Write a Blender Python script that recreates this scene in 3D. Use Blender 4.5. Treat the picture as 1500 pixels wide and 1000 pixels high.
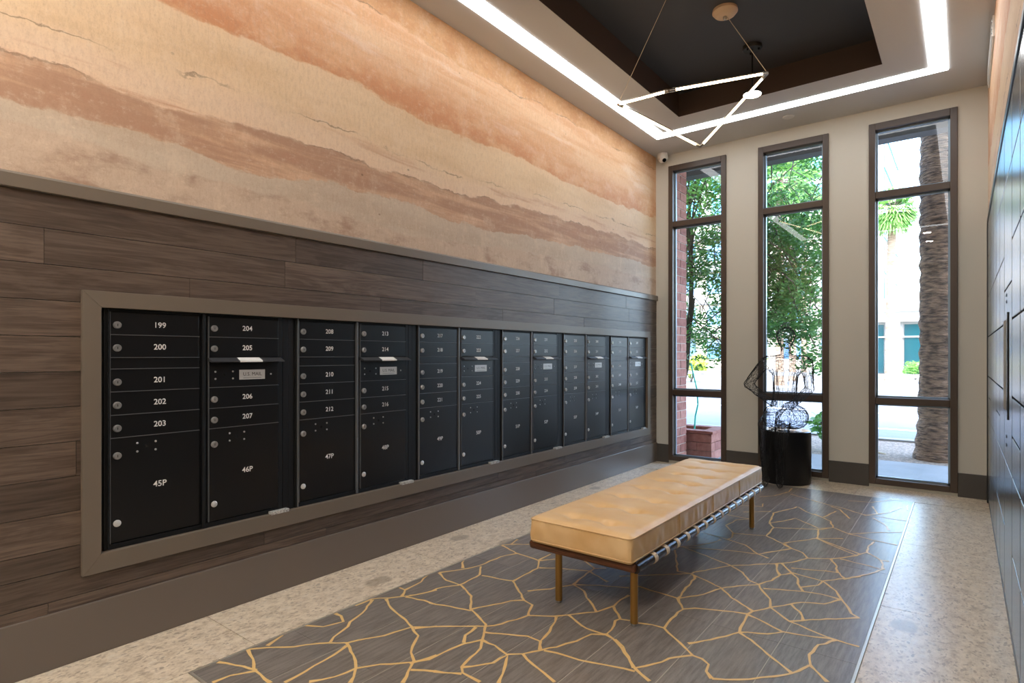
import bpy, bmesh, math, random
from mathutils import Vector, Matrix, geometry, noise as mnoise
for o in list(bpy.data.objects): bpy.data.objects.remove(o)
scene = bpy.context.scene
COL = scene.collection
PI = math.pi
R = random.Random(7)

# ------------------------------------------------------------------ camera
FPX, U0, V0, CAMH, CAMX = 854.0, 750.0, 520.0, 1.22, 2.793
YAW = math.atan2(662, FPX)
cd = bpy.data.cameras.new('camera'); cam = bpy.data.objects.new('camera', cd); COL.objects.link(cam)
cd.sensor_width = 36; cd.lens = 36*FPX/1500; cd.shift_y = (V0-500)/1500
cd.clip_start = .02; cd.clip_end = 500
cam.location = (CAMX, 0, CAMH); cam.rotation_euler = (PI/2, 0, YAW)
scene.camera = cam
# ------------------------------------------------------------------ world, sun, exposure
vs = scene.view_settings
vs.view_transform = 'Standard'; vs.look = 'None'; vs.gamma = 1; vs.use_curve_mapping = False
vs.exposure = 1.05
w = bpy.data.worlds.new('sky'); scene.world = w; w.use_nodes = True
nt = w.node_tree; bg = nt.nodes['Background']
sk = nt.nodes.new('ShaderNodeTexSky'); sk.sky_type = 'NISHITA'; sk.sun_disc = False
sk.sun_elevation = math.radians(58); sk.sun_rotation = math.radians(160); sk.dust_density = 2.0; sk.ozone_density = 1.0
nt.links.new(sk.outputs[0], bg.inputs[0]); bg.inputs[1].default_value = 1.75
sl = bpy.data.lights.new('sun', 'SUN'); sl.energy = 1.6; sl.angle = math.radians(.6); sl.color = (1, .95, .87)
sun = bpy.data.objects.new('sun', sl); COL.objects.link(sun); sun.location = (0, -20, 40)
SUN_DIR = Vector((-.22, -.50, .84)).normalized()          # towards the sun: behind the building
sun.rotation_euler = (SUN_DIR).to_track_quat('Z', 'Y').to_euler()
STRIP_E, WARM_E = 4.8, 190.0

# ------------------------------------------------------------------ pixel -> floor
FW = Vector((-math.sin(YAW), math.cos(YAW), 0)); RT = Vector((math.cos(YAW), math.sin(YAW), 0))
CAMP = Vector((CAMX, 0, CAMH))
def ray(u, v): return FW + RT*((u-U0)/FPX) + Vector((0, 0, (V0-v)/FPX))
def on_floor(u, v):
    d = ray(u, v); return CAMP + d*(-CAMH/d.z)
def to_px(p):
    q = Vector(p)-CAMP; z = q.dot(FW)
    return (U0+FPX*q.dot(RT)/z, V0-FPX*q.z/z) if z > .05 else (-9999, -9999)

# ------------------------------------------------------------------ materials
def srgb(r, g, b):
    f = lambda c: (c/255/12.92) if c/255 <= .04045 else ((c/255+.055)/1.055)**2.4
    return (f(r), f(g), f(b), 1)
MATS = {}
def mat(name, col, rough=.5, metal=0, spec=.5, emit=None, es=0, coat=0, bump=None, var=None):
    """var=(second colour, noise scale xyz, contrast lo, hi); bump=(scale xyz, strength, distance)"""
    if name in MATS: return MATS[name]
    m = bpy.data.materials.new(name); m.use_nodes = True; n = m.node_tree; p = n.nodes['Principled BSDF']
    p.inputs['Base Color'].default_value = col; p.inputs['Roughness'].default_value = rough
    p.inputs['Metallic'].default_value = metal; p.inputs['Specular IOR Level'].default_value = spec
    p.inputs['Coat Weight'].default_value = coat; p.inputs['Coat Roughness'].default_value = .15
    if emit: p.inputs['Emission Color'].default_value = emit; p.inputs['Emission Strength'].default_value = es
    g = None
    if var or bump: g = n.nodes.new('ShaderNodeNewGeometry')
    def noise_of(sc, det=5):
        mp = n.nodes.new('ShaderNodeMapping'); mp.inputs['Scale'].default_value = sc
        n.links.new(g.outputs['Position'], mp.inputs[0])
        t = n.nodes.new('ShaderNodeTexNoise'); t.inputs['Scale'].default_value = 1; t.inputs['Detail'].default_value = det
        n.links.new(mp.outputs[0], t.inputs['Vector']); return t
    if var:
        t = noise_of(var[1]); r = n.nodes.new('ShaderNodeValToRGB')
        r.color_ramp.elements[0].position = var[2]; r.color_ramp.elements[1].position = var[3]
        r.color_ramp.elements[0].color = col; r.color_ramp.elements[1].color = var[0]
        n.links.new(t.outputs[0], r.inputs[0]); n.links.new(r.outputs[0], p.inputs['Base Color'])
    if bump:
        t = noise_of(bump[0]); b = n.nodes.new('ShaderNodeBump'); b.inputs['Strength'].default_value = bump[1]; b.inputs['Distance'].default_value = bump[2]
        n.links.new(t.outputs[0], b.inputs['Height']); n.links.new(b.outputs[0], p.inputs['Normal'])
    MATS[name] = m; return m

class NT:                                                # tiny node helper
    def __init__(s, name):
        s.m = bpy.data.materials.new(name); s.m.use_nodes = True; s.t = s.m.node_tree; s.p = s.t.nodes['Principled BSDF']; MATS[name] = s.m
        s.geo = s.t.nodes.new('ShaderNodeNewGeometry')
    def n(s, typ, **kw):
        x = s.t.nodes.new(typ)
        for k, v in kw.items(): setattr(x, k, v)
        return x
    def l(s, a, b): s.t.links.new(a, b)
    def math(s, op, a, b=None, clamp=False):
        x = s.n('ShaderNodeMath', operation=op, use_clamp=clamp)
        for i, q in enumerate((a, b)):
            if q is None: continue
            if isinstance(q, (int, float)): x.inputs[i].default_value = q
            else: s.l(q, x.inputs[i])
        return x.outputs[0]
    def noise(s, sc, detail=5, rough=.55, off=None, dist=0):
        mp = s.n('ShaderNodeMapping'); mp.inputs['Scale'].default_value = sc
        v = s.geo.outputs['Position']
        if off is not None:
            a = s.n('ShaderNodeVectorMath', operation='ADD'); s.l(v, a.inputs[0]); s.l(off, a.inputs[1]); v = a.outputs[0]
        s.l(v, mp.inputs[0])
        t = s.n('ShaderNodeTexNoise'); t.inputs['Scale'].default_value = 1; t.inputs['Detail'].default_value = detail
        t.inputs['Roughness'].default_value = rough; t.inputs['Distortion'].default_value = dist
        s.l(mp.outputs[0], t.inputs['Vector']); return t.outputs[0]
    def step(s, v, lo, hi):
        x = s.n('ShaderNodeMapRange', interpolation_type='SMOOTHSTEP'); x.inputs[1].default_value = lo; x.inputs[2].default_value = hi
        s.l(v, x.inputs[0]); return x.outputs[0]
    def mix(s, f, a, b):
        x = s.n('ShaderNodeMix', data_type='RGBA')
        if isinstance(f, (int, float)): x.inputs[0].default_value = f
        else: s.l(f, x.inputs[0])
        for i, q in ((6, a), (7, b)):
            if isinstance(q, tuple): x.inputs[i].default_value = q
            else: s.l(q, x.inputs[i])
        return x.outputs[2]
    def bump(s, h, st, d):
        b = s.n('ShaderNodeBump'); b.inputs['Strength'].default_value = st; b.inputs['Distance'].default_value = d
        s.l(h, b.inputs['Height']); s.l(b.outputs[0], s.p.inputs['Normal'])

def make_mural():
    k = NT('mural'); sep = k.n('ShaderNodeSeparateXYZ'); k.l(k.geo.outputs['Position'], sep.inputs[0])
    y, z = sep.outputs[1], sep.outputs[2]
    wob = k.math('MULTIPLY', k.math('SUBTRACT', k.noise((1, 2.2, 5), 8, .62), .5), .15)
    fine = k.math('MULTIPLY', k.math('SUBTRACT', k.noise((1, 9, 14), 6, .7), .5), .045)
    zz = k.math('ADD', k.math('ADD', z, wob), fine)
    yn = k.math('DIVIDE', k.math('ADD', y, 2.5), 9.0)
    def curve(pts):
        c = k.n('ShaderNodeFloatCurve'); cm = c.mapping.curves[0]
        P = [((a+2.5)/9, (b-1.0)/3) for a, b in pts]
        cm.points[0].location = P[0]; cm.points[1].location = P[-1]
        for q in P[1:-1]: cm.points.new(*q)
        c.mapping.update(); k.l(yn, c.inputs['Value'])
        return k.math('ADD', k.math('MULTIPLY', c.outputs[0], 3.0), 1.0)
    def above(pts, wdt=.015): return k.step(k.math('SUBTRACT', zz, curve(pts)), -wdt, wdt)
    b0 = [(-2.5, 2.12), (.5, 2.08), (1, 2.06), (1.7, 2.035), (2.5, 2.0), (4.4, 2.08), (6.5, 2.1)]
    b1 = [(-2.5, 2.16), (.54, 2.169), (1.13, 2.164), (1.48, 2.138), (1.95, 2.19), (2.54, 2.178), (3.21, 2.156), (4.37, 2.206), (6.5, 2.235)]
    b2 = [(-2.5, 2.38), (.54, 2.354), (1.18, 2.333), (1.7, 2.353), (2.83, 2.361), (4.0, 2.415), (6.5, 2.455)]
    b25 = [(-2.5, 2.5), (.54, 2.47), (1.5, 2.5), (2.6, 2.46), (4, 2.53), (6.5, 2.57)]
    b3 = [(-2.5, 2.74), (1.08, 2.781), (1.68, 2.788), (2.04, 2.812), (2.54, 2.769), (2.77, 2.752), (3.48, 2.796), (4.72, 2.767), (6.5, 2.815)]
    b35 = [(-2.5, 2.98), (1.08, 2.97), (2, 2.96), (2.9, 3.0), (4, 2.93), (6.5, 2.98)]
    b4 = [(-2.5, 3.3), (2.2, 3.3), (3, 3.275), (3.8, 3.314), (4.5, 3.331), (6.5, 3.36)]
    mott = k.noise((1, 3.2, 6.5), 8, .65); mott2 = k.noise((1, 1.3, 7), 8, .6); grain = k.noise((1, 60, 22), 8, .8); streak = k.noise((1, .9, 11), 9, .62, dist=.4)
    def two(a, b, f, lo, hi): return k.mix(k.step(f, lo, hi), a, b)
    c_low = two(srgb(206, 184, 162), srgb(172, 144, 124), mott, .48, .68)
    c_grn = two(srgb(208, 191, 170), srgb(198, 178, 156), mott2, .4, .66)
    c_brn = two(srgb(186, 148, 122), srgb(216, 178, 146), streak, .44, .64)
    c_brn = k.mix(k.math('MULTIPLY', k.step(mott, .55, .7), .4), c_brn, srgb(188, 140, 114))
    c_crm0 = two(srgb(236, 208, 178), srgb(212, 170, 140), streak, .52, .66)
    c_crm = two(srgb(236, 207, 170), srgb(226, 195, 156), mott2, .4, .7)
    c_org = two(srgb(212, 150, 106), srgb(226, 178, 136), mott, .42, .64)
    c_pnk = two(srgb(232, 193, 154), srgb(223, 174, 132), streak, .42, .62)
    c_pnk = k.mix(k.math('MULTIPLY', k.step(mott2, .56, .68), .7), c_pnk, srgb(238, 211, 186))
    c_top = two(srgb(222, 176, 130), srgb(208, 156, 110), mott, .4, .65)
    c = k.mix(above(b0, .012), c_low, c_grn)
    c = k.mix(above(b1, .008), c, c_brn)
    c = k.mix(above(b2, .010), c, c_crm0)
    c = k.mix(above(b25, .07), c, c_crm)
    c = k.mix(above(b3, .010), c, c_org)
    c = k.mix(above(b35, .16), c, c_pnk)
    c = k.mix(above(b4, .012), c, c_top)
    # thin dark cracks along two boundaries, where noise lets them show
    for b, o in ((b2, .0), (b4, .0), (b25, .02)):
        d = k.math('ABSOLUTE', k.math('SUBTRACT', k.math('SUBTRACT', zz, curve(b)), o))
        ln = k.math('MULTIPLY', k.math('SUBTRACT', 1, k.step(d, .0015, .006)), k.step(k.noise((1, 2.3, 2), 3), .45, .6))
        c = k.mix(k.math('MULTIPLY', ln, .6), c, srgb(120, 88, 66))
    # pits
    vo = k.n('ShaderNodeTexVoronoi'); mp = k.n('ShaderNodeMapping'); mp.inputs['Scale'].default_value = (1, 7, 9)
    k.l(k.geo.outputs['Position'], mp.inputs[0]); k.l(mp.outputs[0], vo.inputs['Vector']); vo.inputs['Scale'].default_value = 1
    pit = k.math('MULTIPLY', k.math('SUBTRACT', 1, k.step(vo.outputs['Distance'], .04, .075)), k.step(mott2, .5, .6))
    c = k.mix(k.math('MULTIPLY', pit, .6), c, srgb(110, 84, 64))
    c = k.mix(k.math('MULTIPLY', k.step(grain, .42, .72), .30), c, srgb(164, 128, 104))
    c = k.mix(k.math('MULTIPLY', k.step(k.noise((1, 24, 40), 6, .75), .52, .72), .30), c, srgb(244, 226, 204))
    c = k.mix(k.math('MULTIPLY', k.step(k.noise((1, 150, 110), 4, .8), .5, .75), .30), c, srgb(150, 112, 88))
    c = k.mix(k.math('MULTIPLY', k.step(k.noise((1, 5, 4), 10, .78), .5, .66), .28), c, srgb(240, 218, 192))
    k.bump(k.noise((1, 90, 80), 6, .75), .25, .003)
    k.l(c, k.p.inputs['Base Color']); k.p.inputs['Roughness'].default_value = .62; k.p.inputs['Specular IOR Level'].default_value = .3
    return k.m

def make_wood(name, dark, light, rough=.42, along='y', sc=1.0, spec=.45):
    k = NT(name); oi = k.n('ShaderNodeObjectInfo'); cb = k.n('ShaderNodeCombineXYZ')
    o1 = k.math('MULTIPLY', oi.outputs['Random'], 37.0); k.l(o1, cb.inputs[0]); k.l(o1, cb.inputs[1]); k.l(k.math('MULTIPLY', oi.outputs['Random'], 91.0), cb.inputs[2])
    s = (9, .8, 9) if along == 'y' else (.8, 9, 9)
    s2 = (120, 5, 120) if along == 'y' else (5, 120, 120)
    n1 = k.noise(tuple(a*sc for a in s), 6, .6, cb.outputs[0], 1.6); n2 = k.noise(tuple(a*sc for a in s2), 4, .6, cb.outputs[0])
    wv = k.math('SINE', k.math('MULTIPLY', n1, 30.0)); wv = k.math('ADD', k.math('MULTIPLY', wv, .5), .5)
    g = k.math('ADD', k.math('MULTIPLY', wv, .2), k.math('MULTIPLY', n2, .8))
    c = k.mix(k.step(g, .2, .8), dark, light)
    sh = k.math('ADD', k.math('MULTIPLY', oi.outputs['Random'], .45), .78)
    hs = k.n('ShaderNodeHueSaturation'); k.l(c, hs.inputs['Color']); k.l(sh, hs.inputs['Value'])
    k.l(hs.outputs[0], k.p.inputs['Base Color']); k.p.inputs['Roughness'].default_value = rough; k.p.inputs['Specular IOR Level'].default_value = spec
    k.bump(g, .18, .002); return k.m

def make_terrazzo():
    k = NT('terrazzo')
    mp = k.n('ShaderNodeMapping'); mp.inputs['Scale'].default_value = (1, .62, 1); k.l(k.geo.outputs['Position'], mp.inputs[0])
    nz = k.n('ShaderNodeTexNoise'); nz.inputs['Scale'].default_value = 9; nz.inputs['Detail'].default_value = 3; k.l(mp.outputs[0], nz.inputs['Vector'])
    wv = k.n('ShaderNodeMix', data_type='VECTOR'); wv.inputs[0].default_value = .06; k.l(mp.outputs[0], wv.inputs[4]); k.l(nz.outputs['Color'], wv.inputs[5])
    def vor(sc):
        v = k.n('ShaderNodeTexVoronoi'); v.inputs['Scale'].default_value = sc; v.inputs['Randomness'].default_value = 1; k.l(wv.outputs[1], v.inputs['Vector'])
        sp = k.n('ShaderNodeSeparateColor'); k.l(v.outputs['Color'], sp.inputs[0]); return v.outputs['Distance'], sp.outputs[0], sp.outputs[1]
    d1, r1, g1 = vor(120); d2, r2, g2 = vor(34); d3, r3, g3 = vor(6.5)
    base = k.mix(k.step(k.noise((22, 13, 1), 10, .85), .36, .62), srgb(186, 167, 142), srgb(234, 220, 197))
    c = k.mix(k.math('MULTIPLY', k.step(r1, .35, .9), .4), base, srgb(224, 211, 190))
    c = k.mix(k.math('MULTIPLY', k.step(g1, .84, .92), .5), c, srgb(140, 120, 100))
    lt = k.math('MULTIPLY', k.step(r2, .72, .76), k.math('SUBTRACT', 1, k.step(d2, .3, .42)))
    c = k.mix(k.math('MULTIPLY', lt, .45), c, srgb(226, 216, 200))
    dk = k.math('MULTIPLY', k.step(g2, .86, .88), k.math('SUBTRACT', 1, k.step(d2, .18, .3)))
    c = k.mix(k.math('MULTIPLY', dk, .6), c, srgb(112, 98, 82))
    bg_ = k.math('MULTIPLY', k.step(r3, .84, .86), k.math('SUBTRACT', 1, k.step(d3, .22, .34)))
    c = k.mix(k.math('MULTIPLY', bg_, .6), c, srgb(140, 126, 106))
    k.l(c, k.p.inputs['Base Color']); k.p.inputs['Roughness'].default_value = .3; k.p.inputs['Specular IOR Level'].default_value = .5
    return k.m

def make_slate():
    k = NT('dark_plank_tile'); oi = k.n('ShaderNodeObjectInfo')
    n1 = k.noise((70, 6, 1), 6, .65); n2 = k.noise((220, 120, 1), 4, .7); n3 = k.noise((2.2, 1.2, 1), 4)
    c = k.mix(k.step(n1, .3, .7), srgb(108, 102, 97), srgb(146, 138, 131))
    c = k.mix(k.math('MULTIPLY', k.step(n2, .52, .75), .45), c, srgb(172, 164, 156))
    c = k.mix(k.math('MULTIPLY', k.step(n3, .4, .7), .3), c, srgb(126, 116, 106))
    hs = k.n('ShaderNodeHueSaturation'); k.l(c, hs.inputs['Color']); k.l(k.math('ADD', k.math('MULTIPLY', oi.outputs['Random'], .16), .92), hs.inputs['Value'])
    k.l(hs.outputs[0], k.p.inputs['Base Color']); k.p.inputs['Roughness'].default_value = .3; k.p.inputs['Specular IOR Level'].default_value = .55
    k.bump(n1, .12, .002); return k.m

def make_glass(name, tint, ior=1.5):
    m = bpy.data.materials.new(name); m.use_nodes = True; n = m.node_tree; n.nodes.clear()
    o = n.nodes.new('ShaderNodeOutputMaterial'); t = n.nodes.new('ShaderNodeBsdfTransparent'); g = n.nodes.new('ShaderNodeBsdfGlossy'); f = n.nodes.new('ShaderNodeFresnel'); x = n.nodes.new('ShaderNodeMixShader')
    t.inputs[0].default_value = tint; g.inputs['Roughness'].default_value = 0.0; f.inputs[0].default_value = ior
    n.links.new(f.outputs[0], x.inputs[0]); n.links.new(t.outputs[0], x.inputs[1]); n.links.new(g.outputs[0], x.inputs[2]); n.links.new(x.outputs[0], o.inputs[0])
    MATS[name] = m; return m

def make_leaf(name, c1, c2, trans=.35):
    k = NT(name); nn = k.noise((7, 7, 7), 3)
    c = k.mix(k.step(nn, .35, .65), c1, c2); k.l(c, k.p.inputs['Base Color']); k.p.inputs['Roughness'].default_value = .5
    tl = k.n('ShaderNodeBsdfTranslucent'); k.l(c, tl.inputs[0]); mx = k.n('ShaderNodeMixShader'); mx.inputs[0].default_value = trans
    out = [x for x in k.t.nodes if x.type == 'OUTPUT_MATERIAL'][0]
    k.l(k.p.outputs[0], mx.inputs[1]); k.l(tl.outputs[0], mx.inputs[2]); k.l(mx.outputs[0], out.inputs[0]); return k.m

MURAL = make_mural(); TERR = make_terrazzo(); SLATE = make_slate()
PLANK = make_wood('grey_brown_oak', srgb(70, 58, 50), srgb(106, 91, 80))
WALNUT = make_wood('walnut', srgb(62, 36, 22), srgb(112, 70, 44), .35, 'x', 2.0)
GLASS = make_glass('window_glass', (.95, .985, .985, 1))
WHITE = mat('greige_paint', srgb(204, 201, 190), .6, bump=((60, 60, 60), .03, .002))
CEIL = mat('ceiling_paint', srgb(206, 206, 204), .7)
TAUPE = mat('taupe_paint', srgb(112, 102, 90), .38)
BASE = mat('dark_taupe_paint', srgb(110, 100, 91), .36)
BRONZE = mat('bronze_window_frame', srgb(74, 60, 50), .38, spec=.5)
BASEB = mat('charcoal_baseboard', srgb(74, 70, 66), .4)
TRAYS = mat('dark_brown_paint', srgb(62, 48, 40), .6)
TRAYT = mat('charcoal_paint', srgb(58, 58, 60), .6)
BLACKM = mat('black_powdercoat', srgb(12, 13, 15), .34, spec=.6, bump=((420, 420, 420), .10, .0006))
BLACKF = mat('black_mail_frame', srgb(17, 18, 20), .5, spec=.35)
CHROME = mat('lock_metal', srgb(190, 190, 190), .28, .7)
STEEL = mat('door_edge_metal', srgb(118, 120, 124), .32, .5)
HOLE = mat('hole_black', srgb(6, 6, 6), .8)
PAPER = mat('white_print', srgb(232, 232, 230), .5)
SILVER = mat('silver_plate', srgb(205, 205, 203), .4, .3)
INK = mat('black_ink', srgb(15, 15, 15), .6)
BRASS = mat('aged_brass', srgb(176, 136, 76), .34, .85)
LEATHER = mat('tan_leather', srgb(226, 184, 126), .38, spec=.5, var=(srgb(236, 202, 152), (6, 6, 6), .35, .7), bump=((55, 55, 55), .12, .002))
STRAP = mat('strap_leather', srgb(226, 206, 176), .5)
VEIN = mat('gold_vein', srgb(236, 198, 132), .35, spec=.5)
GROUT = mat('grout', srgb(196, 186, 170), .7)
GROUTL = mat('grout_plank', srgb(186, 178, 166), .6)
METALB = mat('border_strip', srgb(206, 200, 188), .35, .6)
STRIPM = mat('strip_diffuser', (1, 1, 1, 1), .5, emit=(.96, .98, 1, 1), es=STRIP_E)
BARM = mat('lamp_tube', (1, 1, 1, 1), .5, emit=(1, .76, .46, 1), es=9)
DISCM = mat('lamp_disc', (1, 1, 1, 1), .5, emit=(1, .88, .68, 1), es=25)
WARMM = mat('assumed_warm_light', (1, 1, 1, 1), .5, emit=(1, .92, .81, 1), es=WARM_E)  # glow of the assumed lamps added behind the camera
NICKEL = mat('nickel', srgb(170, 168, 162), .3, 1)
CORD = mat('pale_cord', srgb(196, 180, 156), .6)
TANW = mat('tan_canopy', srgb(205, 178, 148), .5)
BLKMET = mat('black_metal', srgb(26, 24, 23), .4, .3)
PLAST = mat('white_plastic', srgb(225, 224, 220), .4)
LOCKER = mat('black_locker_gloss', srgb(92, 94, 97), .24, .75, spec=.75)
LOCKFR = mat('locker_frame', srgb(30, 31, 33), .35, spec=.5)
PEDM = mat('black_drum', srgb(18, 18, 20), .3, spec=.5, bump=((30, 30, 8), .15, .004))
WIRE = mat('black_wire', srgb(20, 20, 22), .5)

# ------------------------------------------------------------------ mesh helpers
ORG = {}
class MB:
    def __init__(s): s.v = []; s.f = []
    def box(s, x0, x1, y0, y1, z0, z1):
        b = len(s.v); s.v += [(x, y, z) for z in (z0, z1) for y in (y0, y1) for x in (x0, x1)]
        s.f += [tuple(b+i for i in q) for q in ((0, 2, 3, 1), (4, 5, 7, 6), (0, 1, 5, 4), (2, 6, 7, 3), (0, 4, 6, 2), (1, 3, 7, 5))]; return s
    def prism(s, pts, ax, a, c):
        """polygon pts (2D) extruded along axis ax from a to c"""
        b = len(s.v); n = len(pts)
        for k in (a, c):
            for p in pts: s.v.append((k, p[0], p[1]) if ax == 0 else (p[0], k, p[1]) if ax == 1 else (p[0], p[1], k))
        s.f.append(tuple(b+i for i in range(n))[::-1]); s.f.append(tuple(b+n+i for i in range(n)))
        for i in range(n): s.f.append((b+i, b+(i+1) % n, b+n+(i+1) % n, b+n+i))
        return s
    def tube(s, pts, rad, n=8, cap=True):
        pts = [Vector(p) for p in pts]; rad = rad if isinstance(rad, (list, tuple)) else [rad]*len(pts)
        t0 = (pts[1]-pts[0]).normalized(); up = Vector((0, 0, 1)) if abs(t0.z) < .9 else Vector((1, 0, 0))
        b = len(s.v)
        for i, p in enumerate(pts):
            t = (pts[min(i+1, len(pts)-1)]-pts[max(i-1, 0)]).normalized()
            a = t.cross(up); a = a.normalized() if a.length > 1e-4 else Vector((1, 0, 0)); c = a.cross(t).normalized(); up = c
            for k in range(n):
                q = p+(a*math.cos(2*PI*k/n)+c*math.sin(2*PI*k/n))*rad[i]; s.v.append(tuple(q))
        for i in range(len(pts)-1):
            for k in range(n):
                s.f.append((b+i*n+k, b+i*n+(k+1) % n, b+(i+1)*n+(k+1) % n, b+(i+1)*n+k))
        if cap: s.f.append(tuple(b+k for k in range(n))[::-1]); s.f.append(tuple(b+(len(pts)-1)*n+k for k in range(n)))
        return s
    def lathe(s, prof, c=(0, 0, 0), n=24, ax=2):
        """prof: list of (r, h); closed at both ends"""
        b = len(s.v)
        for r, h in prof:
            for k in range(n):
                a = 2*PI*k/n; p = (r*math.cos(a), r*math.sin(a), h)
                if ax == 0: p = (p[2], p[0], p[1])
                if ax == 1: p = (p[1], p[2], p[0])
                s.v.append((p[0]+c[0], p[1]+c[1], p[2]+c[2]))
        for i in range(len(prof)-1):
            for k in range(n): s.f.append((b+i*n+k, b+i*n+(k+1) % n, b+(i+1)*n+(k+1) % n, b+(i+1)*n+k))
        s.f.append(tuple(b+k for k in range(n))[::-1]); s.f.append(tuple(b+(len(prof)-1)*n+k for k in range(n)))
        return s
    def quad(s, *p): b = len(s.v); s.v += [tuple(q) for q in p]; s.f.append(tuple(range(b, b+len(p)))); return s
    def mesh(s, name, m, smooth=False, org=(0, 0, 0)):
        me = bpy.data.meshes.new(name); me.from_pydata([(v[0]-org[0], v[1]-org[1], v[2]-org[2]) for v in s.v], [], s.f); me.update()
        bm = bmesh.new(); bm.from_mesh(me); bmesh.ops.recalc_face_normals(bm, faces=bm.faces); bm.to_mesh(me); bm.free()
        me.materials.append(m)
        if smooth:
            me.polygons.foreach_set('use_smooth', [True]*len(me.polygons)); me.set_sharp_from_angle(angle=math.radians(40))
        return me
    def build(s, name, m, parent=None, smooth=False, bevel=0, label=None, seg=2):
        """verts given in world coordinates"""
        if parent is None:
            xs = [v[0] for v in s.v]; ys = [v[1] for v in s.v]; org = ((min(xs)+max(xs))/2, (min(ys)+max(ys))/2, min(v[2] for v in s.v))
        else: org = ORG[parent.name]
        o = place(name, s.mesh(name, m, smooth, org), parent, org)
        if bevel:
            bv = o.modifiers.new('bevel', 'BEVEL'); bv.width = bevel; bv.segments = seg; bv.limit_method = 'ANGLE'; bv.angle_limit = math.radians(40)
        if label: o['label'] = label
        return o
def place(name, me, parent=None, loc=(0, 0, 0)):
    o = bpy.data.objects.new(name, me); COL.objects.link(o)
    p = ORG[parent.name] if parent is not None else (0, 0, 0)
    o.parent = parent; o.location = (loc[0]-p[0], loc[1]-p[1], loc[2]-p[2]); ORG[o.name] = tuple(loc); return o
def tag(o, label, cat, group=None):
    o['label'] = label; o['category'] = cat
    if group: o['group'] = group
    return o
def thing(name, loc, label, cat, group=None):
    o = place(name, None, None, loc); o.empty_display_size = .1; return tag(o, label, cat, group)
def struct(o, label=None):
    o['kind'] = 'structure'
    if label: o['label'] = label
    return o
def text_mesh(txt, size, m, bold=.012):
    cu = bpy.data.curves.new('t', 'FONT'); cu.body = txt; cu.size = size; cu.align_x = 'CENTER'; cu.align_y = 'CENTER'; cu.resolution_u = 3; cu.offset = size*bold
    ob = bpy.data.objects.new('t', cu); COL.objects.link(ob)
    dg = bpy.context.evaluated_depsgraph_get(); me = bpy.data.meshes.new_from_object(ob.evaluated_get(dg))
    bpy.data.objects.remove(ob); me.materials.clear(); me.materials.append(m); return me

# ------------------------------------------------------------------ room shell
WB, XR, CZ, TZ, YN = 6.34, 2.955, 3.498, 3.71, -2.2
# floor with tiles
fl = MB().box(-.3, XR+.3, YN-.1, WB+.14, -.12, -.006).build('floor', GROUT); struct(fl, 'tiled lobby floor, stone-look border around dark gold-veined inset')
IX0, IX1, IY0, IY1 = .445, 2.46, 1.02, 5.86
def slab(name, x0, x1, y0, y1, m, g=.0015, z1=0.0): MB().box(x0+g, x1-g, y0+g, y1-g, -.012, z1).build(name, m, fl)
ys = [YN, -1.12, .08, 1.28, 2.48, 3.68, 4.88, IY1]
for a, b in zip(ys, ys[1:]): slab('stone_tile', -.02, IX0-.012, a, b, TERR)
ys = [YN, -.25, .95, 2.15, 3.35, 4.55, IY1]
for a, b in zip(ys, ys[1:]): slab('stone_tile', IX1+.012, XR+.02, a, b, TERR)
xs = [-.02, .83, 2.03, XR+.02]
for a, b in zip(xs, xs[1:]): slab('stone_tile', a, b, IY1+.012, WB+.02, TERR)
for a, b in zip([IX0-.012, 1.45, IX1+.012], [1.45, IX1+.012]):
    for c, d in ((YN, -.9), (-.9, .1), (.1, IY0-.012)): slab('stone_tile', a, b, c, d, TERR)
mb = MB()
for q in ((IX0-.010, IX0, IY0-.01, IY1+.01), (IX1, IX1+.010, IY0-.01, IY1+.01), (IX0, IX1, IY0-.01, IY0), (IX0, IX1, IY1, IY1+.01)): mb.box(*q, -.012, .0008)
mb.build('metal_border', METALB, fl)
MB().box(IX0, IX1, IY0, IY1, -.012, -.0012).build('inset_grout', GROUTL, fl)
pw = (IX1-IX0)/7; py = [IY0, 1.45, 2.65, 3.85, 5.05, IY1]
for i in range(7):
    for a, b in zip(py, py[1:]): MB().box(IX0+i*pw+.0022, IX0+(i+1)*pw-.0022, a+.0008, b-.0008, -.012, 0).build('plank_tile', SLATE, fl)
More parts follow.
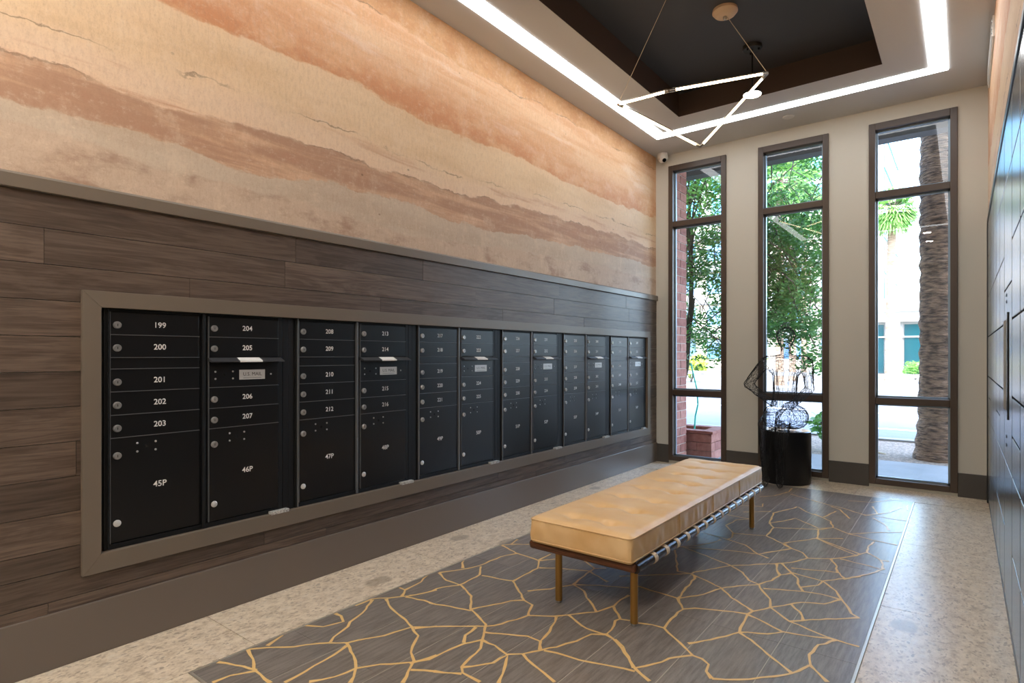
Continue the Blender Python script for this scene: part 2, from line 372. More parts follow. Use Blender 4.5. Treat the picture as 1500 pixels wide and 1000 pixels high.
# gold veins, traced over the tiles
CA, CB, CC, CDD = (280, 780), (600, 760), (900, 760), (1000, 690)
VEINS = {CA: [
 [(345,712),(383,770),(385,835),(430,870),(485,917)], [(160,790),(270,808),(400,838)], [(130,915),(240,868),(400,842)],
 [(345,710),(630,695),(780,675),(950,672),(1180,625),(1350,578),(1500,572)], [(465,690),(555,625)],
 [(695,565),(800,575),(930,545),(910,510),(875,492)], [(850,668),(870,635),(960,575),(975,545),(1050,490),(1105,410)],
 [(1000,445),(1105,405),(1300,390),(1400,375),(1500,350)], [(1285,388),(1305,350),(1270,335)], [(1305,350),(1400,300),(1440,258)],
 [(1190,405),(1225,460),(1290,515),(1350,575),(1380,630),(1345,730),(1360,785),(1310,880),(1290,917)],
 [(950,675),(990,750),(1010,820),(985,880),(970,917)], [(570,915),(750,815),(880,745),(950,690)],
 [(720,910),(870,880),(1010,828),(1150,805),(1350,793),(1500,748)], [(1340,838),(1500,848)], [(1310,392),(1420,415),(1480,435)]],
 CB: [
 [(0,468),(100,450),(200,415),(300,405),(430,340),(435,290)], [(180,328),(220,375),(320,405),(375,470),(375,550),(465,645),(440,740),(430,790),(320,905),(318,940),(430,995)],
 [(120,512),(375,560)], [(180,328),(320,308),(430,285),(490,258),(560,230),(655,210)], [(325,300),(318,250)],
 [(440,345),(630,380),(680,460),(700,495),(755,525),(725,570),(725,590)], [(630,380),(780,300),(790,255),(655,208),(560,160)],
 [(560,158),(620,155),(660,125)], [(620,155),(730,155)], [(380,550),(560,515),(620,500),(700,495)],
 [(30,668),(200,655),(465,655),(560,640),(725,590),(880,595),(970,585),(1140,568),(1245,530),(1290,490),(1340,465)],
 [(0,882),(120,855),(250,795),(330,760),(440,738)], [(330,755),(345,710),(405,660)],
 [(450,690),(600,705),(720,715),(800,745),(870,660),(895,598)], [(445,740),(520,775),(595,828),(690,820),(800,800),(900,780),(1020,745),(1110,705),(1200,705)],
 [(800,745),(797,798)], [(320,905),(440,888),(510,875),(595,828),(590,890),(555,980),(540,1010)], [(690,822),(750,890),(885,995)],
 [(820,803),(900,815),(1030,860),(1180,885),(1375,930)], [(970,585),(1050,650),(1120,685),(1200,705),(1250,650),(1260,620),(1285,610),(1345,620)],
 [(1245,535),(1285,608)], [(1200,705),(1240,730),(1300,790),(1370,910)], [(150,930),(318,945)],
 [(720,440),(860,425),(1000,400),(1060,440),(1110,520),(1140,568)], [(1000,400),(1100,320),(1130,303),(1200,300)],
 [(785,255),(890,245)], [(790,298),(900,300),(1100,318)], [(1100,320),(1210,385)], [(1000,402),(1160,405),(1340,420)], [(1060,250),(1130,303)], [(790,250),(860,215)]],
 CC: [
 [(125,912),(215,990)], [(0,735),(50,780),(125,912),(240,885),(380,840),(475,832)],
 [(145,635),(230,645),(305,665),(400,755),(475,832),(540,855),(575,890),(565,930),(595,975)], [(305,665),(325,630),(415,550),(388,485)],
 [(388,485),(440,420),(485,365),(490,345)], [(388,485),(540,460),(650,422),(760,410),(870,402),(960,375),(1010,342),(1085,330)],
 [(470,338),(560,375),(650,420),(715,480),(840,560)], [(415,550),(500,545),(720,565),(810,580)],
 [(30,350),(300,340),(470,332),(490,325),(710,285),(830,280),(1010,272),(1090,265),(1180,240),(1320,243),(1400,235),(1500,215)],
 [(715,288),(780,325),(825,375),(880,400),(905,440),(950,490),(952,540),(1070,625),(1300,720),(1355,738),(1495,780)],
 [(450,760),(590,735),(760,692),(800,600),(840,562),(955,540),(1070,522),(1140,510),(1280,518),(1380,492)],
 [(760,692),(930,700),(1030,690),(1355,738)], [(815,585),(930,635),(1020,685)], [(765,695),(870,765),(940,825),(1085,942)],
 [(595,975),(760,985),(900,970),(1090,945),(1190,890),(1195,830),(1250,770),(1355,738)], [(1190,890),(1300,995)],
 [(1070,625),(1150,620),(1350,610),(1495,602)], [(1080,522),(1135,570),(1152,618)], [(1020,270),(1070,320),(1115,360),(1125,410),(1150,440)],
 [(1085,328),(1270,380),(1350,440),(1385,490),(1435,545),(1450,580),(1490,602)], [(1125,418),(1240,405),(1275,380),(1500,352)],
 [(910,425),(1140,440),(1270,460),(1380,492)], [(1320,243),(1355,290),(1362,330)], [(1080,300),(1300,318),(1370,330),(1405,362)], [(990,275),(995,320),(1010,342)],
 [(1180,240),(1150,205),(1080,180),(1030,155)], [(1240,120),(1500,215)], [(380,170),(480,165),(600,145),(650,125)],
 [(400,170),(700,192),(875,215),(1075,182)], [(690,125),(800,160),(875,215),(940,240)], [(415,170),(560,225),(710,285)],
 [(370,190),(380,260),(385,320),(470,334)], [(680,40),(725,85),(720,115),(690,125)], [(530,80),(690,125)], [(140,410),(270,450),(388,485)]],
 CDD: [
 [(530,315),(555,255),(680,225),(700,217),(760,250),(800,265)], [(530,318),(640,300),(685,288),(740,310),(830,348),(920,345),(1010,382),(1180,375),(1335,372)],
 [(530,318),(555,345),(510,395),(310,380)], [(510,395),(620,445),(665,472)], [(555,345),(700,350),(830,355)], [(820,410),(830,358),(920,345),(900,305),(840,275),(800,262)],
 [(620,440),(820,410),(980,412)], [(820,412),(940,465),(1065,515),(1125,495),(1130,465),(1170,430)], [(905,535),(1000,525),(1065,515)],
 [(1125,497),(1215,545),(1225,600)], [(1215,545),(1260,550)], [(960,535),(1220,600),(1130,630),(980,660)], [(1010,382),(1200,430),(1310,450)],
 [(660,140),(800,180),(870,200),(1010,235),(1100,265)], [(905,215),(960,235),(1020,290)], [(935,245),(860,280)], [(370,250),(540,245)],
 [(1110,270),(1250,255),(1340,225)], [(1160,285),(1240,330),(1260,362)], [(1160,215),(1190,260),(1110,270)], [(1100,265),(1380,305)],
 [(470,155),(560,150),(650,125),(665,105)], [(1010,180),(1150,190),(1290,175)], [(1370,205),(1375,240)], [(250,262),(420,295)], [(265,330),(330,298),(430,290)]]}
vm = MB(); TR = []; VZ = [.0008]
def vein(pts, w0):
    """flat ribbon on the floor, a little uneven in width"""
    P = []
    for a, b in zip(pts, pts[1:]):
        n = max(1, int((b-a).length/.035))
        for i in range(n): P.append(a.lerp(b, i/n))
    P.append(pts[-1])
    for i in range(1, len(P)-1): P[i] = P[i]+Vector((R.uniform(-1, 1), R.uniform(-1, 1), 0))*.004
    b = len(vm.v); VZ[0] += .000006
    for i, p in enumerate(P):
        t = (P[min(i+1, len(P)-1)]-P[max(0, i-1)]); t.z = 0; t.normalize(); nn = Vector((-t.y, t.x, 0)); w_ = w0*(.75+.5*abs(math.sin(i*.7+p.x*9)))*(1.5 if i in (0, len(P)-1) else 1)
        for sg in (-1, 1):
            q = p+nn*w_*sg; vm.v.append((min(max(q.x, IX0+.001), IX1-.001), min(max(q.y, IY0+.001), IY1-.001), VZ[0]))
    for i in range(len(P)-1): vm.f.append((b+2*i, b+2*i+1, b+2*i+3, b+2*i+2))
for (ox, oy), L_ in VEINS.items():
    for pl in L_:
        pts = [on_floor(ox+x/4.1667, oy+y/4.1667) for x, y in pl]; pts = [Vector((p.x, p.y, 0)) for p in pts]
        TR += pts; vein(pts, .0052)
sites = [Vector((IX0-.2+(i+.5*(j % 2))*.33+R.uniform(-.11, .11), IY0-.2+j*.3+R.uniform(-.11, .11))) for i in range(8) for j in range(19)]
dv, de, df = geometry.delaunay_2d_cdt(sites, [], [], 0, 1e-5)[:3]
cc = []; em = {}
for fi, f in enumerate(df):
    a, b, c = (dv[i] for i in f[:3]); d = 2*(a.x*(b.y-c.y)+b.x*(c.y-a.y)+c.x*(a.y-b.y))
    cc.append(Vector((((a.length_squared*(b.y-c.y)+b.length_squared*(c.y-a.y)+c.length_squared*(a.y-b.y))/d), (a.length_squared*(c.x-b.x)+b.length_squared*(a.x-c.x)+c.length_squared*(b.x-a.x))/d, 0)))
    for i in range(3): em.setdefault(frozenset((f[i], f[(i+1) % 3])), []).append(fi)
for k_, fs in em.items():
    if len(fs) != 2: continue
    a, b = cc[fs[0]], cc[fs[1]]; m_ = (a+b)/2
    if (a-b).length > .7 or (a-b).length < .05 or not all(IX0 < p.x < IX1 and IY0 < p.y < IY1 for p in (a, b)): continue
    if min((m_-t).length for t in TR) < .16 or min((a-t).length for t in TR) < .1 or min((b-t).length for t in TR) < .1: continue
    mid = m_+Vector((R.uniform(-.05, .05), R.uniform(-.05, .05), 0)); vein([a, mid, b], .004)
vo_ = vm.build('gold_veins', VEIN, fl); vo_['kind'] = 'stuff'; vo_['label'] = 'thin branching gold veins across the dark plank tiles'

# left wall: plaster core, mural above, oak planks below
wl = MB().box(-.25, -.03, YN-.1, WB+.2, 0, 4.0).build('wall_left', WHITE); struct(wl, 'long wall with rammed-earth mural over dark oak planking')
MB().box(-.03, -.018, YN, WB, 1.85, CZ+.02).build('mural', MURAL, wl, label='rammed-earth strata mural in cream, orange and brown bands')
pz = [.19, .26, .46, .599, .738, .877, 1.016, 1.155, 1.294, 1.433, 1.572, 1.711, 1.86]
FR = (.79, 6.137, .332, 1.482)                                 # mailbox surround, outer y0 y1 z0 z1
def plank(y0, y1, z0, z1):
    if y1-y0 < .02: return
    MB().box(-.03, -.012+R.uniform(-.0008, .0008), y0+.0008, y1-.0008, z0+.0012, z1-.0012).build('plank', PLANK, wl)
for i, (z0, z1) in enumerate(zip(pz, pz[1:])):
    cuts = [YN]; y = YN+R.uniform(.2, 1.0)
    while y < WB-.35: cuts.append(y); y += R.uniform(.75, 1.7)
    cuts.append(WB)
    for a, b in zip(cuts, cuts[1:]):
        if z0 > FR[2]-.01 and z1 < FR[3]+.01:                  # rows cut by the recess of the mailboxes
            if a < FR[0]+.03: plank(a, min(b, FR[0]+.03), z0, z1)
            if b > FR[1]-.03: plank(max(a, FR[1]-.03), b, z0, z1)
        elif z0 < .37 < z1 and b > FR[0]+.03 and a < FR[1]-.03:    # row partly behind the recess
            plank(a, b, z0, .37)
            if a < FR[0]+.03: plank(a, FR[0]+.03, .37, z1)
            if b > FR[1]-.03: plank(FR[1]-.03, b, .37, z1)
        else: plank(a, b, z0, z1)
struct(MB().box(-.03, .0, YN, WB, 0, .216).build('baseboard_left', BASE, bevel=.003), 'tall dark taupe baseboard under the oak planking')
t1 = MB().prism([(-.03, 1.845), (.008, 1.845), (.008, 1.895), (.0, 1.905), (-.03, 1.905)], 1, YN, WB).build('trim_1', TAUPE, bevel=.002); struct(t1, 'taupe cap rail between oak planking and mural')
# mailbox surround
y0, y1, z0, z1 = FR; fw = .066; sb = MB(); iy0, iy1, iz0, iz1 = y0+fw, y1-fw, z0+.076, z1-fw
o4 = [(y0, z0), (y1, z0), (y1, z1), (y0, z1)]; i4 = [(iy0, iz0), (iy1, iz0), (iy1, iz1), (iy0, iz1)]
for k_ in range(4):
    a, b, c, d = o4[k_], o4[(k_+1) % 4], i4[(k_+1) % 4], i4[k_]; sb.prism([a, b, c, d], 0, -.03, .006)
t2 = sb.build('trim_2', TAUPE, bevel=.0015); struct(t2, 'wide taupe mitred surround framing all the mailboxes')

# back wall with three tall windows
WX = [(.14, .783), (1.11, 1.76), (2.093, 2.751)]; WZ = (.03, 3.362)
xb = [-.25] + [x for p in WX for x in p] + [XR+.25]; mb = MB()
for i in range(0, 8, 2): mb.box(xb[i], xb[i+1], WB, WB+.16, 0, 4.0)
for a, b in WX: mb.box(a, b, WB, WB+.16, WZ[1], 4.0); mb.box(a, b, WB, WB+.16, -.05, WZ[0])
wbk = mb.build('wall_back', WHITE); struct(wbk, 'pale greige end wall pierced by three tall windows')
for i in range(0, 8, 2):
    a, b = max(xb[i], -.0), min(xb[i+1], XR)
    o = MB().box(a, b, WB-.014, WB, 0, .205).build('baseboard_back', BASEB, bevel=.002); struct(o, ['charcoal baseboard between oak wall and the brick-side window', 'charcoal baseboard behind the black drum', 'charcoal baseboard between drum window and palm window', 'charcoal baseboard beside the black lockers'][i//2])
wl_lab = ['tall bronze window looking onto the brick pillar', 'tall bronze window behind the wire sculpture', 'tall bronze window with the big palm trunk outside']
for i, (a, b) in enumerate(WX):
    win = place('window_%d' % (i+1), None, None, ((a+b)/2, WB, WZ[0])); struct(win, wl_lab[i])
    f = .052; zm = (.80, 2.697); mb = MB(); y0, y1 = WB-.022, WB+.10
    mb.box(a, a+f, y0, y1, WZ[0], WZ[1]).box(b-f, b, y0, y1, WZ[0], WZ[1]).box(a+f, b-f, y0, y1, WZ[1]-f-.01, WZ[1]).box(a+f, b-f, y0, y1, WZ[0], WZ[0]+f)
    mb.build('window_frame', BRONZE, win, bevel=.003)
    for z in zm: MB().box(a+f, b-f, y0+.004, y1, z-.03, z+.03).build('mullion', BRONZE, win, bevel=.003)
    zs = [WZ[0]+f, zm[0]-.03, zm[0]+.03, zm[1]-.03, zm[1]+.03, WZ[1]-f-.01]
    for k_ in range(3):
        p0, p1 = zs[2*k_], zs[2*k_+1]; q = .016; st = MB(); ya, yb = WB+.035, WB+.058
        st.box(a+f, a+f+q, ya, yb, p0, p1).box(b-f-q, b-f, ya, yb, p0, p1).box(a+f, b-f, ya, yb, p0, p0+q).box(a+f, b-f, ya, yb, p1-q, p1)
        st.build('glazing_bead', mat('sky_tinted_bead', srgb(128, 146, 160), .35, .3), win)  # blue-grey bead colour holds the sky light along the pane edges
        MB().quad((a+f, WB+.05, p0), (b-f, WB+.05, p0), (b-f, WB+.05, p1), (a+f, WB+.05, p1)).build('pane', GLASS, win)
# right wall and wall behind the camera
wr = MB().box(XR+.03, XR+.25, YN-.1, WB+.2, 0, 4.0).box(XR, XR+.03, YN, WB, 2.345, CZ+.02).box(XR, XR+.03, 6.262, WB, 0, 2.345).build('wall_right', MURAL); struct(wr, 'side wall with orange strata mural above the black lockers')
struct(MB().box(-.25, XR+.25, YN-.2, YN, 0, 4.0).build('wall_front', WHITE), 'plain pale wall closing the room opposite the windows')
# ceiling with coffer
TX0, TX1, TY0, TY1 = .635, 2.288, .55, 5.39; mb = MB()
mb.box(-.25, TX0, YN-.1, WB+.16, CZ, CZ+.04).box(TX1, XR+.25, YN-.1, WB+.16, CZ, CZ+.04).box(TX0, TX1, YN-.1, TY0, CZ, CZ+.04).box(TX0, TX1, TY1, WB+.16, CZ, CZ+.04)
ce = mb.build('ceiling', CEIL); struct(ce, 'white ceiling with a deep dark rectangular coffer')
e_ = .003; mb = MB().box(TX0-.03, TX0+e_, TY0-.03, TY1+.03, CZ+.001, TZ).box(TX1-e_, TX1+.03, TY0-.03, TY1+.03, CZ+.001, TZ).box(TX0+e_, TX1-e_, TY0-.03, TY0+e_, CZ+.001, TZ).box(TX0+e_, TX1-e_, TY1-e_, TY1+.03, CZ+.001, TZ)
mb.build('coffer_side', TRAYS, ce)
MB().box(TX0-.03, TX1+.03, TY0-.03, TY1+.03, TZ, TZ+.04).build('coffer_top', TRAYT, ce)
# ring of recessed strip light
st = thing('strip_light', (1.46, 2.9, CZ), 'bright white recessed strip light running round the ceiling coffer', 'light')
SX0, SX1, SY0, SY1 = .235, 2.695, .1, 5.80; sw = .12
for q in ((SX0, SX0+sw, SY0, SY1), (SX1-sw, SX1, SY0, SY1), (SX0+sw, SX1-sw, SY1-sw, SY1), (SX0+sw, SX1-sw, SY0, SY0+sw)):
    MB().box(*q, CZ-.006, CZ).build('diffuser', STRIPM, st)
# assumed warm downlights, out of view, added to warm the near floor
for x in (.75, 1.5, 2.25):
    for y in (-1.5, -.5):
        d = thing('assumed_downlight', (x, y, CZ), 'round warm ceiling lamp, assumed and added out of view behind the camera', 'light', 'lamps added behind the camera')
        MB().lathe([(.085, CZ-.006), (.085, CZ), (.06, CZ), (.06, CZ-.006)], (x, y, 0), 24).build('trim_ring', PLAST, d)
        MB().lathe([(.06, CZ-.005), (.06, CZ-.0085)], (x, y, 0), 24).build('lens', WARMM, d)
# storeys above: the building the lobby sits in
up = MB().box(-14, 12, -12, WB+.16, 4.0, 11.5).box(-14, -.25, WB, WB+.16, -.1, 4.0).box(XR+.25, 12, WB, WB+.16, -.1, 4.0).build('wall_upper', mat('stucco', srgb(190, 176, 158), .8)); struct(up, 'upper storeys of the building above the lobby')

# ------------------------------------------------------------------ mailboxes
XD = -.018                                                     # door face
def lock_mesh():
    m = MB().lathe([(.0155, 0), (.0155, .006), (.0125, .010), (.0095, .010), (.0095, .0085), (.006, .0085)], ax=0, n=18); return m.mesh('lock', CHROME, True)
LOCK = lock_mesh()
KEYH = MB().box(.0086, .0092, -.0012, .0012, -.005, .005).mesh('keyhole', INK)
PLUG = MB().lathe([(.0145, 0), (.0145, .003), (.012, .005)], ax=0, n=18).mesh('plug', SILVER, True)
SCREW = MB().lathe([(.0045, 0), (.0045, .002), (.003, .0032)], ax=0, n=10).mesh('screw', CHROME, True)
HOLEM = MB().lathe([(.007, 0), (.007, .0006)], ax=0, n=14).mesh('key_hole', HOLE)
DOORS = {}
def door_mesh(wd, h):
    k_ = (round(wd, 4), round(h, 4))
    if k_ not in DOORS: DOORS[k_] = MB().box(-.012, 0, .0012, wd-.0012, .0016, h-.0016).mesh('door', BLACKM)
    return DOORS[k_]
def bev(o, wd=.0016):
    b = o.modifiers.new('bevel', 'BEVEL'); b.width = wd; b.segments = 2; return o
def number(txt, size, y, z, par):
    o = place('number', text_mesh(txt, size, PAPER), par, (XD+.0008, y, z)); o.rotation_euler = (PI/2, 0, PI/2); return o
def tenant_door(unit, num, y0, wd, zb, h):
    d = bev(place('door', door_mesh(wd, h), unit, (XD, y0, zb)))
    place('lock', LOCK, d, (XD, y0+.024, zb+h*.42)); place('keyhole', KEYH, d, (XD, y0+.024, zb+h*.42))
    number(num, .034, y0+wd*.53, zb+h*.47, d)
    # bright return edges along the gap under the door
    return d
def parcel_door(unit, num, y0, wd, zb, zt):
    h = zt-zb; d = bev(place('parcel_door', door_mesh(wd, h), unit, (XD, y0, zb)))
    place('lock', LOCK, d, (XD, y0+.024, zt-.075)); place('keyhole', KEYH, d, (XD, y0+.024, zt-.075))
    place('plug', PLUG, d, (XD, y0+.024, zb+.08))
    cy, cz = y0+wd*.38, zt-.048
    for a in (-.036, .036):
        for b in (-.018, .018): place('screw', SCREW, d, (XD, cy+a, cz+b))
    place('key_hole', HOLEM, d, (XD, cy, cz))
    number(num, .036, y0+wd*.53, zb+h*.5, d)
ULAB = ['black mailbox unit with doors 199 to 207, at the surround end away from the windows', 'black mailbox unit with doors 208 to 216, right beside the one holding 199', 'black mailbox unit with doors 217 to 225, third from the end without windows', 'black mailbox unit with doors 226 to 234, third from the window wall', 'black mailbox unit with doors 235 to 243, second from the window wall', 'black mailbox unit with doors 244 to 252, closest to the window wall']
UY = [.895+.872*i for i in range(6)]
ztop, zbot = 1.402, .434
for i, u in enumerate(UY):
    n0 = 199+9*i
    un = thing('mailbox_unit', (XD-.05, u+.375, iz0), ULAB[i], 'mailbox', 'wall mailbox units')
    ya, yb = u-.024, u+.776; gp0 = ya-(.036 if i else .03); gp1 = yb+.036
    if i == 5: gp1 = iy1+.002
    if i == 0: gp0 = iy0-.002
    # carcass: back plate, outer flanges and lips
    cb = MB().box(XD-.05, XD-.0105, gp0, gp1, iz0, iz1)
    cb.box(XD-.02, XD-.002, ya, u-.002, iz0, iz1).box(XD-.02, XD-.002, u+.754, yb, iz0, iz1)
    cb.box(XD-.02, XD-.004, gp0, ya-.004, iz0, iz1).box(XD-.02, XD-.004, yb+.004, gp1, iz0, iz1)
    cb.box(XD-.02, XD-.003, ya, yb, iz0, zbot-.004).box(XD-.02, XD-.003, ya, yb, ztop+.003, iz1)
    cb.build('carcass', BLACKF, un, bevel=.0015)
    MB().box(XD-.015, XD+.007, u-.012, u-.006, iz0+.004, iz1-.002).build('edge_rail', STEEL if i else BLACKF, un, bevel=.001)
    MB().box(XD-.015, XD+.006, u+.369, u+.383, iz0+.004, iz1-.002).build('divider', STEEL if i else BLACKF, un, bevel=.003)  # bright metal past the first unit paints the window's reflection on the divider
    MB().box(XD-.012, XD+.004, u+.3985, u+.4005, zbot, ztop).build('edge_rail', STEEL, un)
    MB().box(XD-.012, XD+.004, u-.0025, u-.0005, zbot, ztop).build('edge_rail', STEEL, un)
    wd0, wd1 = .357, .352; c1 = u+.401
    z_a = [1.306, 1.210]; z_b = [1.066, .968, .872]
    for k_, zb in enumerate((1.306, 1.210)): tenant_door(un, str(n0+k_), u, wd0, zb, ztop-1.306 if k_ == 0 else .096)
    bev(place('blank_panel', door_mesh(wd0, .048), un, (XD-.002, u, 1.162)))
    for k_, (zb, zt) in enumerate(((1.066, 1.162), (.968, 1.066), (.872, .968))): tenant_door(un, str(n0+2+k_), u, wd0, zb, zt-zb)
    parcel_door(un, '%dP' % (45+2*i), u, wd0, zbot, .872)
    for k_, zb in enumerate((1.306, 1.210)): tenant_door(un, str(n0+5+k_), c1, wd1, zb, .096)
    # outgoing mail slot with hood
    hd = MB().prism([(XD-.012, 1.208), (XD+.004, 1.208), (XD+.040, 1.192), (XD+.040, 1.186), (XD+.002, 1.190), (XD-.012, 1.190)], 1, c1-.004, c1+wd1+.012).build('mail_slot_hood', mat('hood_grey', srgb(70, 72, 76), .32, .4), un, bevel=.001)
    sgn = MB().quad((XD+.0052, c1+.13, 1.2087), (XD+.0402, c1+.13, 1.1930), (XD+.0402, c1+.245, 1.1930), (XD+.0052, c1+.245, 1.2087))
    sgn.box(XD+.0400, XD+.0408, c1+.13, c1+.245, 1.1862, 1.1930).build('slot_sticker', PAPER, hd)
    md = bev(place('mail_door', door_mesh(wd1, .119), un, (XD, c1, 1.067)))
    MB().box(XD, XD+.0012, c1+.145, c1+.278, 1.100, 1.148).build('us_mail_plate', SILVER, md, label='silver plate lettered U.S. MAIL')
    o = place('lettering', text_mesh('U.S. MAIL', .024, INK, 0), md, (XD+.0016, c1+.212, 1.126)); o.rotation_euler = (PI/2, 0, PI/2)
    MB().box(XD+.0012, XD+.0016, c1+.165, c1+.258, 1.1075, 1.109).build('lettering', INK, md)
    for a in (-.042, .042):
        for b in (-.017, .017): place('screw', SCREW, md, (XD, c1+.072+a, 1.124+b))
    place('key_hole', HOLEM, md, (XD, c1+.07, 1.124)); place('screw', SCREW, md, (XD, c1+.31, 1.124))
    for k_, zb in enumerate((.968, .872)): tenant_door(un, str(n0+7+k_), c1, wd1, zb, .099 if k_ == 0 else .096)
    parcel_door(un, '%dP' % (46+2*i), c1, wd1, zbot, .872)
    for zc in (1.306, 1.210, 1.162, 1.066, .968, .872): MB().box(XD-.010, XD+.003, u-.001, u+.357, zc-.0014, zc+.0014).build('door_edge', STEEL, un)
    for zc in (1.306, 1.066, .968, .872): MB().box(XD-.010, XD+.003, c1-.001, c1+wd1, zc-.0014, zc+.0014).build('door_edge', STEEL, un)
    MB().box(XD-.004, .0075, u+.70, u+.80 if i < 5 else u+.77, iz0-.003, iz0+.012).build('label_plate', mat('printed_tag', srgb(196, 196, 192), .4, var=(srgb(120, 120, 118), (60, 220, 200), .45, .62)), un, label='pale printed tag on the bottom lip')

# ------------------------------------------------------------------ bench
be = thing('bench', (1.345, 3.42, 0), 'long backless bench with tufted tan leather cushion and walnut rails', 'bench')
bx0, bx1, by0, by1 = 1.05, 1.635, 2.385, 4.46
MB().box(bx0, bx1, by0, by0+.055, .243, .286).build('end_rail', WALNUT, be, bevel=.016, seg=4)
MB().box(bx0, bx1, by1-.055, by1, .243, .286).build('end_rail', WALNUT, be, bevel=.016, seg=4)
RX = (bx0+.014, bx1-.006); RZ = .262
for x in RX: MB().tube([(x, by0+.02, RZ), (x, by1-.02, RZ)], .0225, 20).build('side_rail', mat('dark_walnut', srgb(44, 32, 27), .22), be, True)
for x, y in ((1.21, 2.42), (1.615, 2.42), (1.215, 4.27), (1.615, 4.27)):
    lg = MB().tube([(x, y, .012), (x, y, .262)], .0175, 16).build('leg', BRASS, be, True); MB().lathe([(.013, 0), (.015, .004), (.015, .013)], (x, y, 0), 14).build('glide', NICKEL, lg, True)
for k_ in range(14):
    y = by0+.20+k_*.1355
    s_ = MB(); s_.box(RX[0], RX[1], y-.016, y+.016, RZ+.0215, RZ+.0255)
    for x in RX: s_.lathe([(.0246, y-.0165), (.0254, y-.015), (.0254, y+.015), (.0246, y+.0165)], (x, 0, RZ), 20, 1)
    s_.build('strap', STRAP, be, True)
# cushion: height field with tufts and seams
cx0, cx1, cy0, cy1, cz0, cz1 = 1.075, 1.630, 2.362, 4.475, .288, .415
tuf = [(cx0+(cx1-cx0)*(i+.5)/4+0, cy0+(cy1-cy0)*(j+.5)/9) for i in range(4) for j in range(9)]
tuf = [(x, y) for x, y in tuf if cx0+.1 < x < cx1-.1]
tuf = [(cx0+(cx1-cx0)*fx, cy0+(cy1-cy0)*(j+.5)/8) for fx in (.33, .68) for j in range(8)]
NX, NY = 44, 150
def edge_round(x, y):
    """inset of the outline towards the corners"""
    return x, y
def top_z(x, y):
    dx = min(x-cx0, cx1-x); dy = min(y-cy0, cy1-y); d = min(dx, dy)
    z = cz1-.016*max(0, 1-d/.03)**2.2+.007*(1-math.exp(-d/.12))
    for tx, ty in tuf:
        r2 = ((x-tx)**2+((y-ty))**2); z -= .017*math.exp(-r2/.0012)+.009*math.exp(-((y-ty)**2)/.0006)*math.exp(-((x-tx)**2)/.012)
        z -= .004*math.exp(-((x-tx)**2)/.0005)*math.exp(-((y-ty)**2)/.01)
    z += .0022*mnoise.noise(Vector((x*9, y*9, 3)))+.0012*mnoise.noise(Vector((x*30, y*18, 8)))
    return z
cm = MB(); idx = {}
xs = [cx0+(cx1-cx0)*(.5-.5*math.cos(PI*i/NX))*1 for i in range(NX+1)]; ys = [cy0+(cy1-cy0)*j/NY for j in range(NY+1)]
def corner(x, y, s=0):
    """round the plan corners by 18 mm"""
    r = .022
    qx = cx0+r if x < cx0+r else cx1-r if x > cx1-r else None; qy = cy0+r if y < cy0+r else cy1-r if y > cy1-r else None
    if qx is None or qy is None: return x, y
    v = Vector((x-qx, y-qy)); m_ = max(abs(v.x), abs(v.y))
    return (qx+v.x/v.length*m_, qy+v.y/v.length*m_) if v.length > 1e-6 else (x, y)
for j, y in enumerate(ys):
    for i, x in enumerate(xs):
        X, Y = corner(x, y); idx[i, j] = len(cm.v); cm.v.append((X, Y, top_z(x, y)))
for j in range(NY):
    for i in range(NX): cm.f.append((idx[i, j], idx[i+1, j], idx[i+1, j+1], idx[i, j+1]))
ring = [(i, 0) for i in range(NX)]+[(NX, j) for j in range(NY)]+[(i, NY) for i in range(NX, 0, -1)]+[(0, j) for j in range(NY, 0, -1)]
LV = 9; prev = [idx[q] for q in ring]; ctr = Vector(((cx0+cx1)/2, (cy0+cy1)/2, 0))
for l in range(1, LV+1):
    f = l/LV; cur = []
    for q_, (i, j) in enumerate(ring):
        p = Vector(cm.v[idx[i, j]]); ox = -1 if i == 0 else 1 if i == NX else 0; oy = -1 if j == 0 else 1 if j == NY else 0
        wr_ = .0075*math.sin(f*PI)*mnoise.noise(Vector((p.x*26, p.y*26, f*1.2+p.y*3)))+.003*math.sin(f*PI)
        if l == LV: wr_ = -.006
        cur.append(len(cm.v)); cm.v.append((p.x+ox*wr_, p.y+oy*wr_, p.z+(cz0-p.z)*f))
    for q_ in range(len(ring)): a = q_; b = (q_+1) % len(ring); cm.f.append((prev[a], cur[a], cur[b], prev[b]))
    prev = cur
cm.f.append(tuple(prev))
cu_ = cm.build('cushion', LEATHER, be, True, label='tan leather cushion with two rows of tufts')
for zc, rr in ((cz1-.0125, .0038), (cz0+.012, .0035)):
    pts = []
    for (i, j) in ring:
        p = cm.v[idx[i, j]]; ox = -1 if i == 0 else 1 if i == NX else 0; oy = -1 if j == 0 else 1 if j == NY else 0
        pts.append((p[0]+ox*.0012, p[1]+oy*.0012, zc))
    pts = pts[::2]; pts.append(pts[0]); MB().tube(pts, rr, 6).build('piping', LEATHER, cu_, True)
for tx, ty in tuf: MB().lathe([(.010, -.004), (.010, .0), (.006, .003), (.001, .0035)], (tx, ty, top_z(tx, ty)+.001), 12).build('tuft_button', LEATHER, cu_, True)
for fy in (.26, .5, .74):
    y = cy0+(cy1-cy0)*fy
    for x, sg in ((cx1, 1), (cx0, -1)): MB().tube([(x+sg*.003, y, cz0+.006), (x+sg*.0045, y, (cz0+cz1)/2), (x+sg*.002, y, cz1-.013)], .003, 6).build('side_seam', LEATHER, cu_, True)

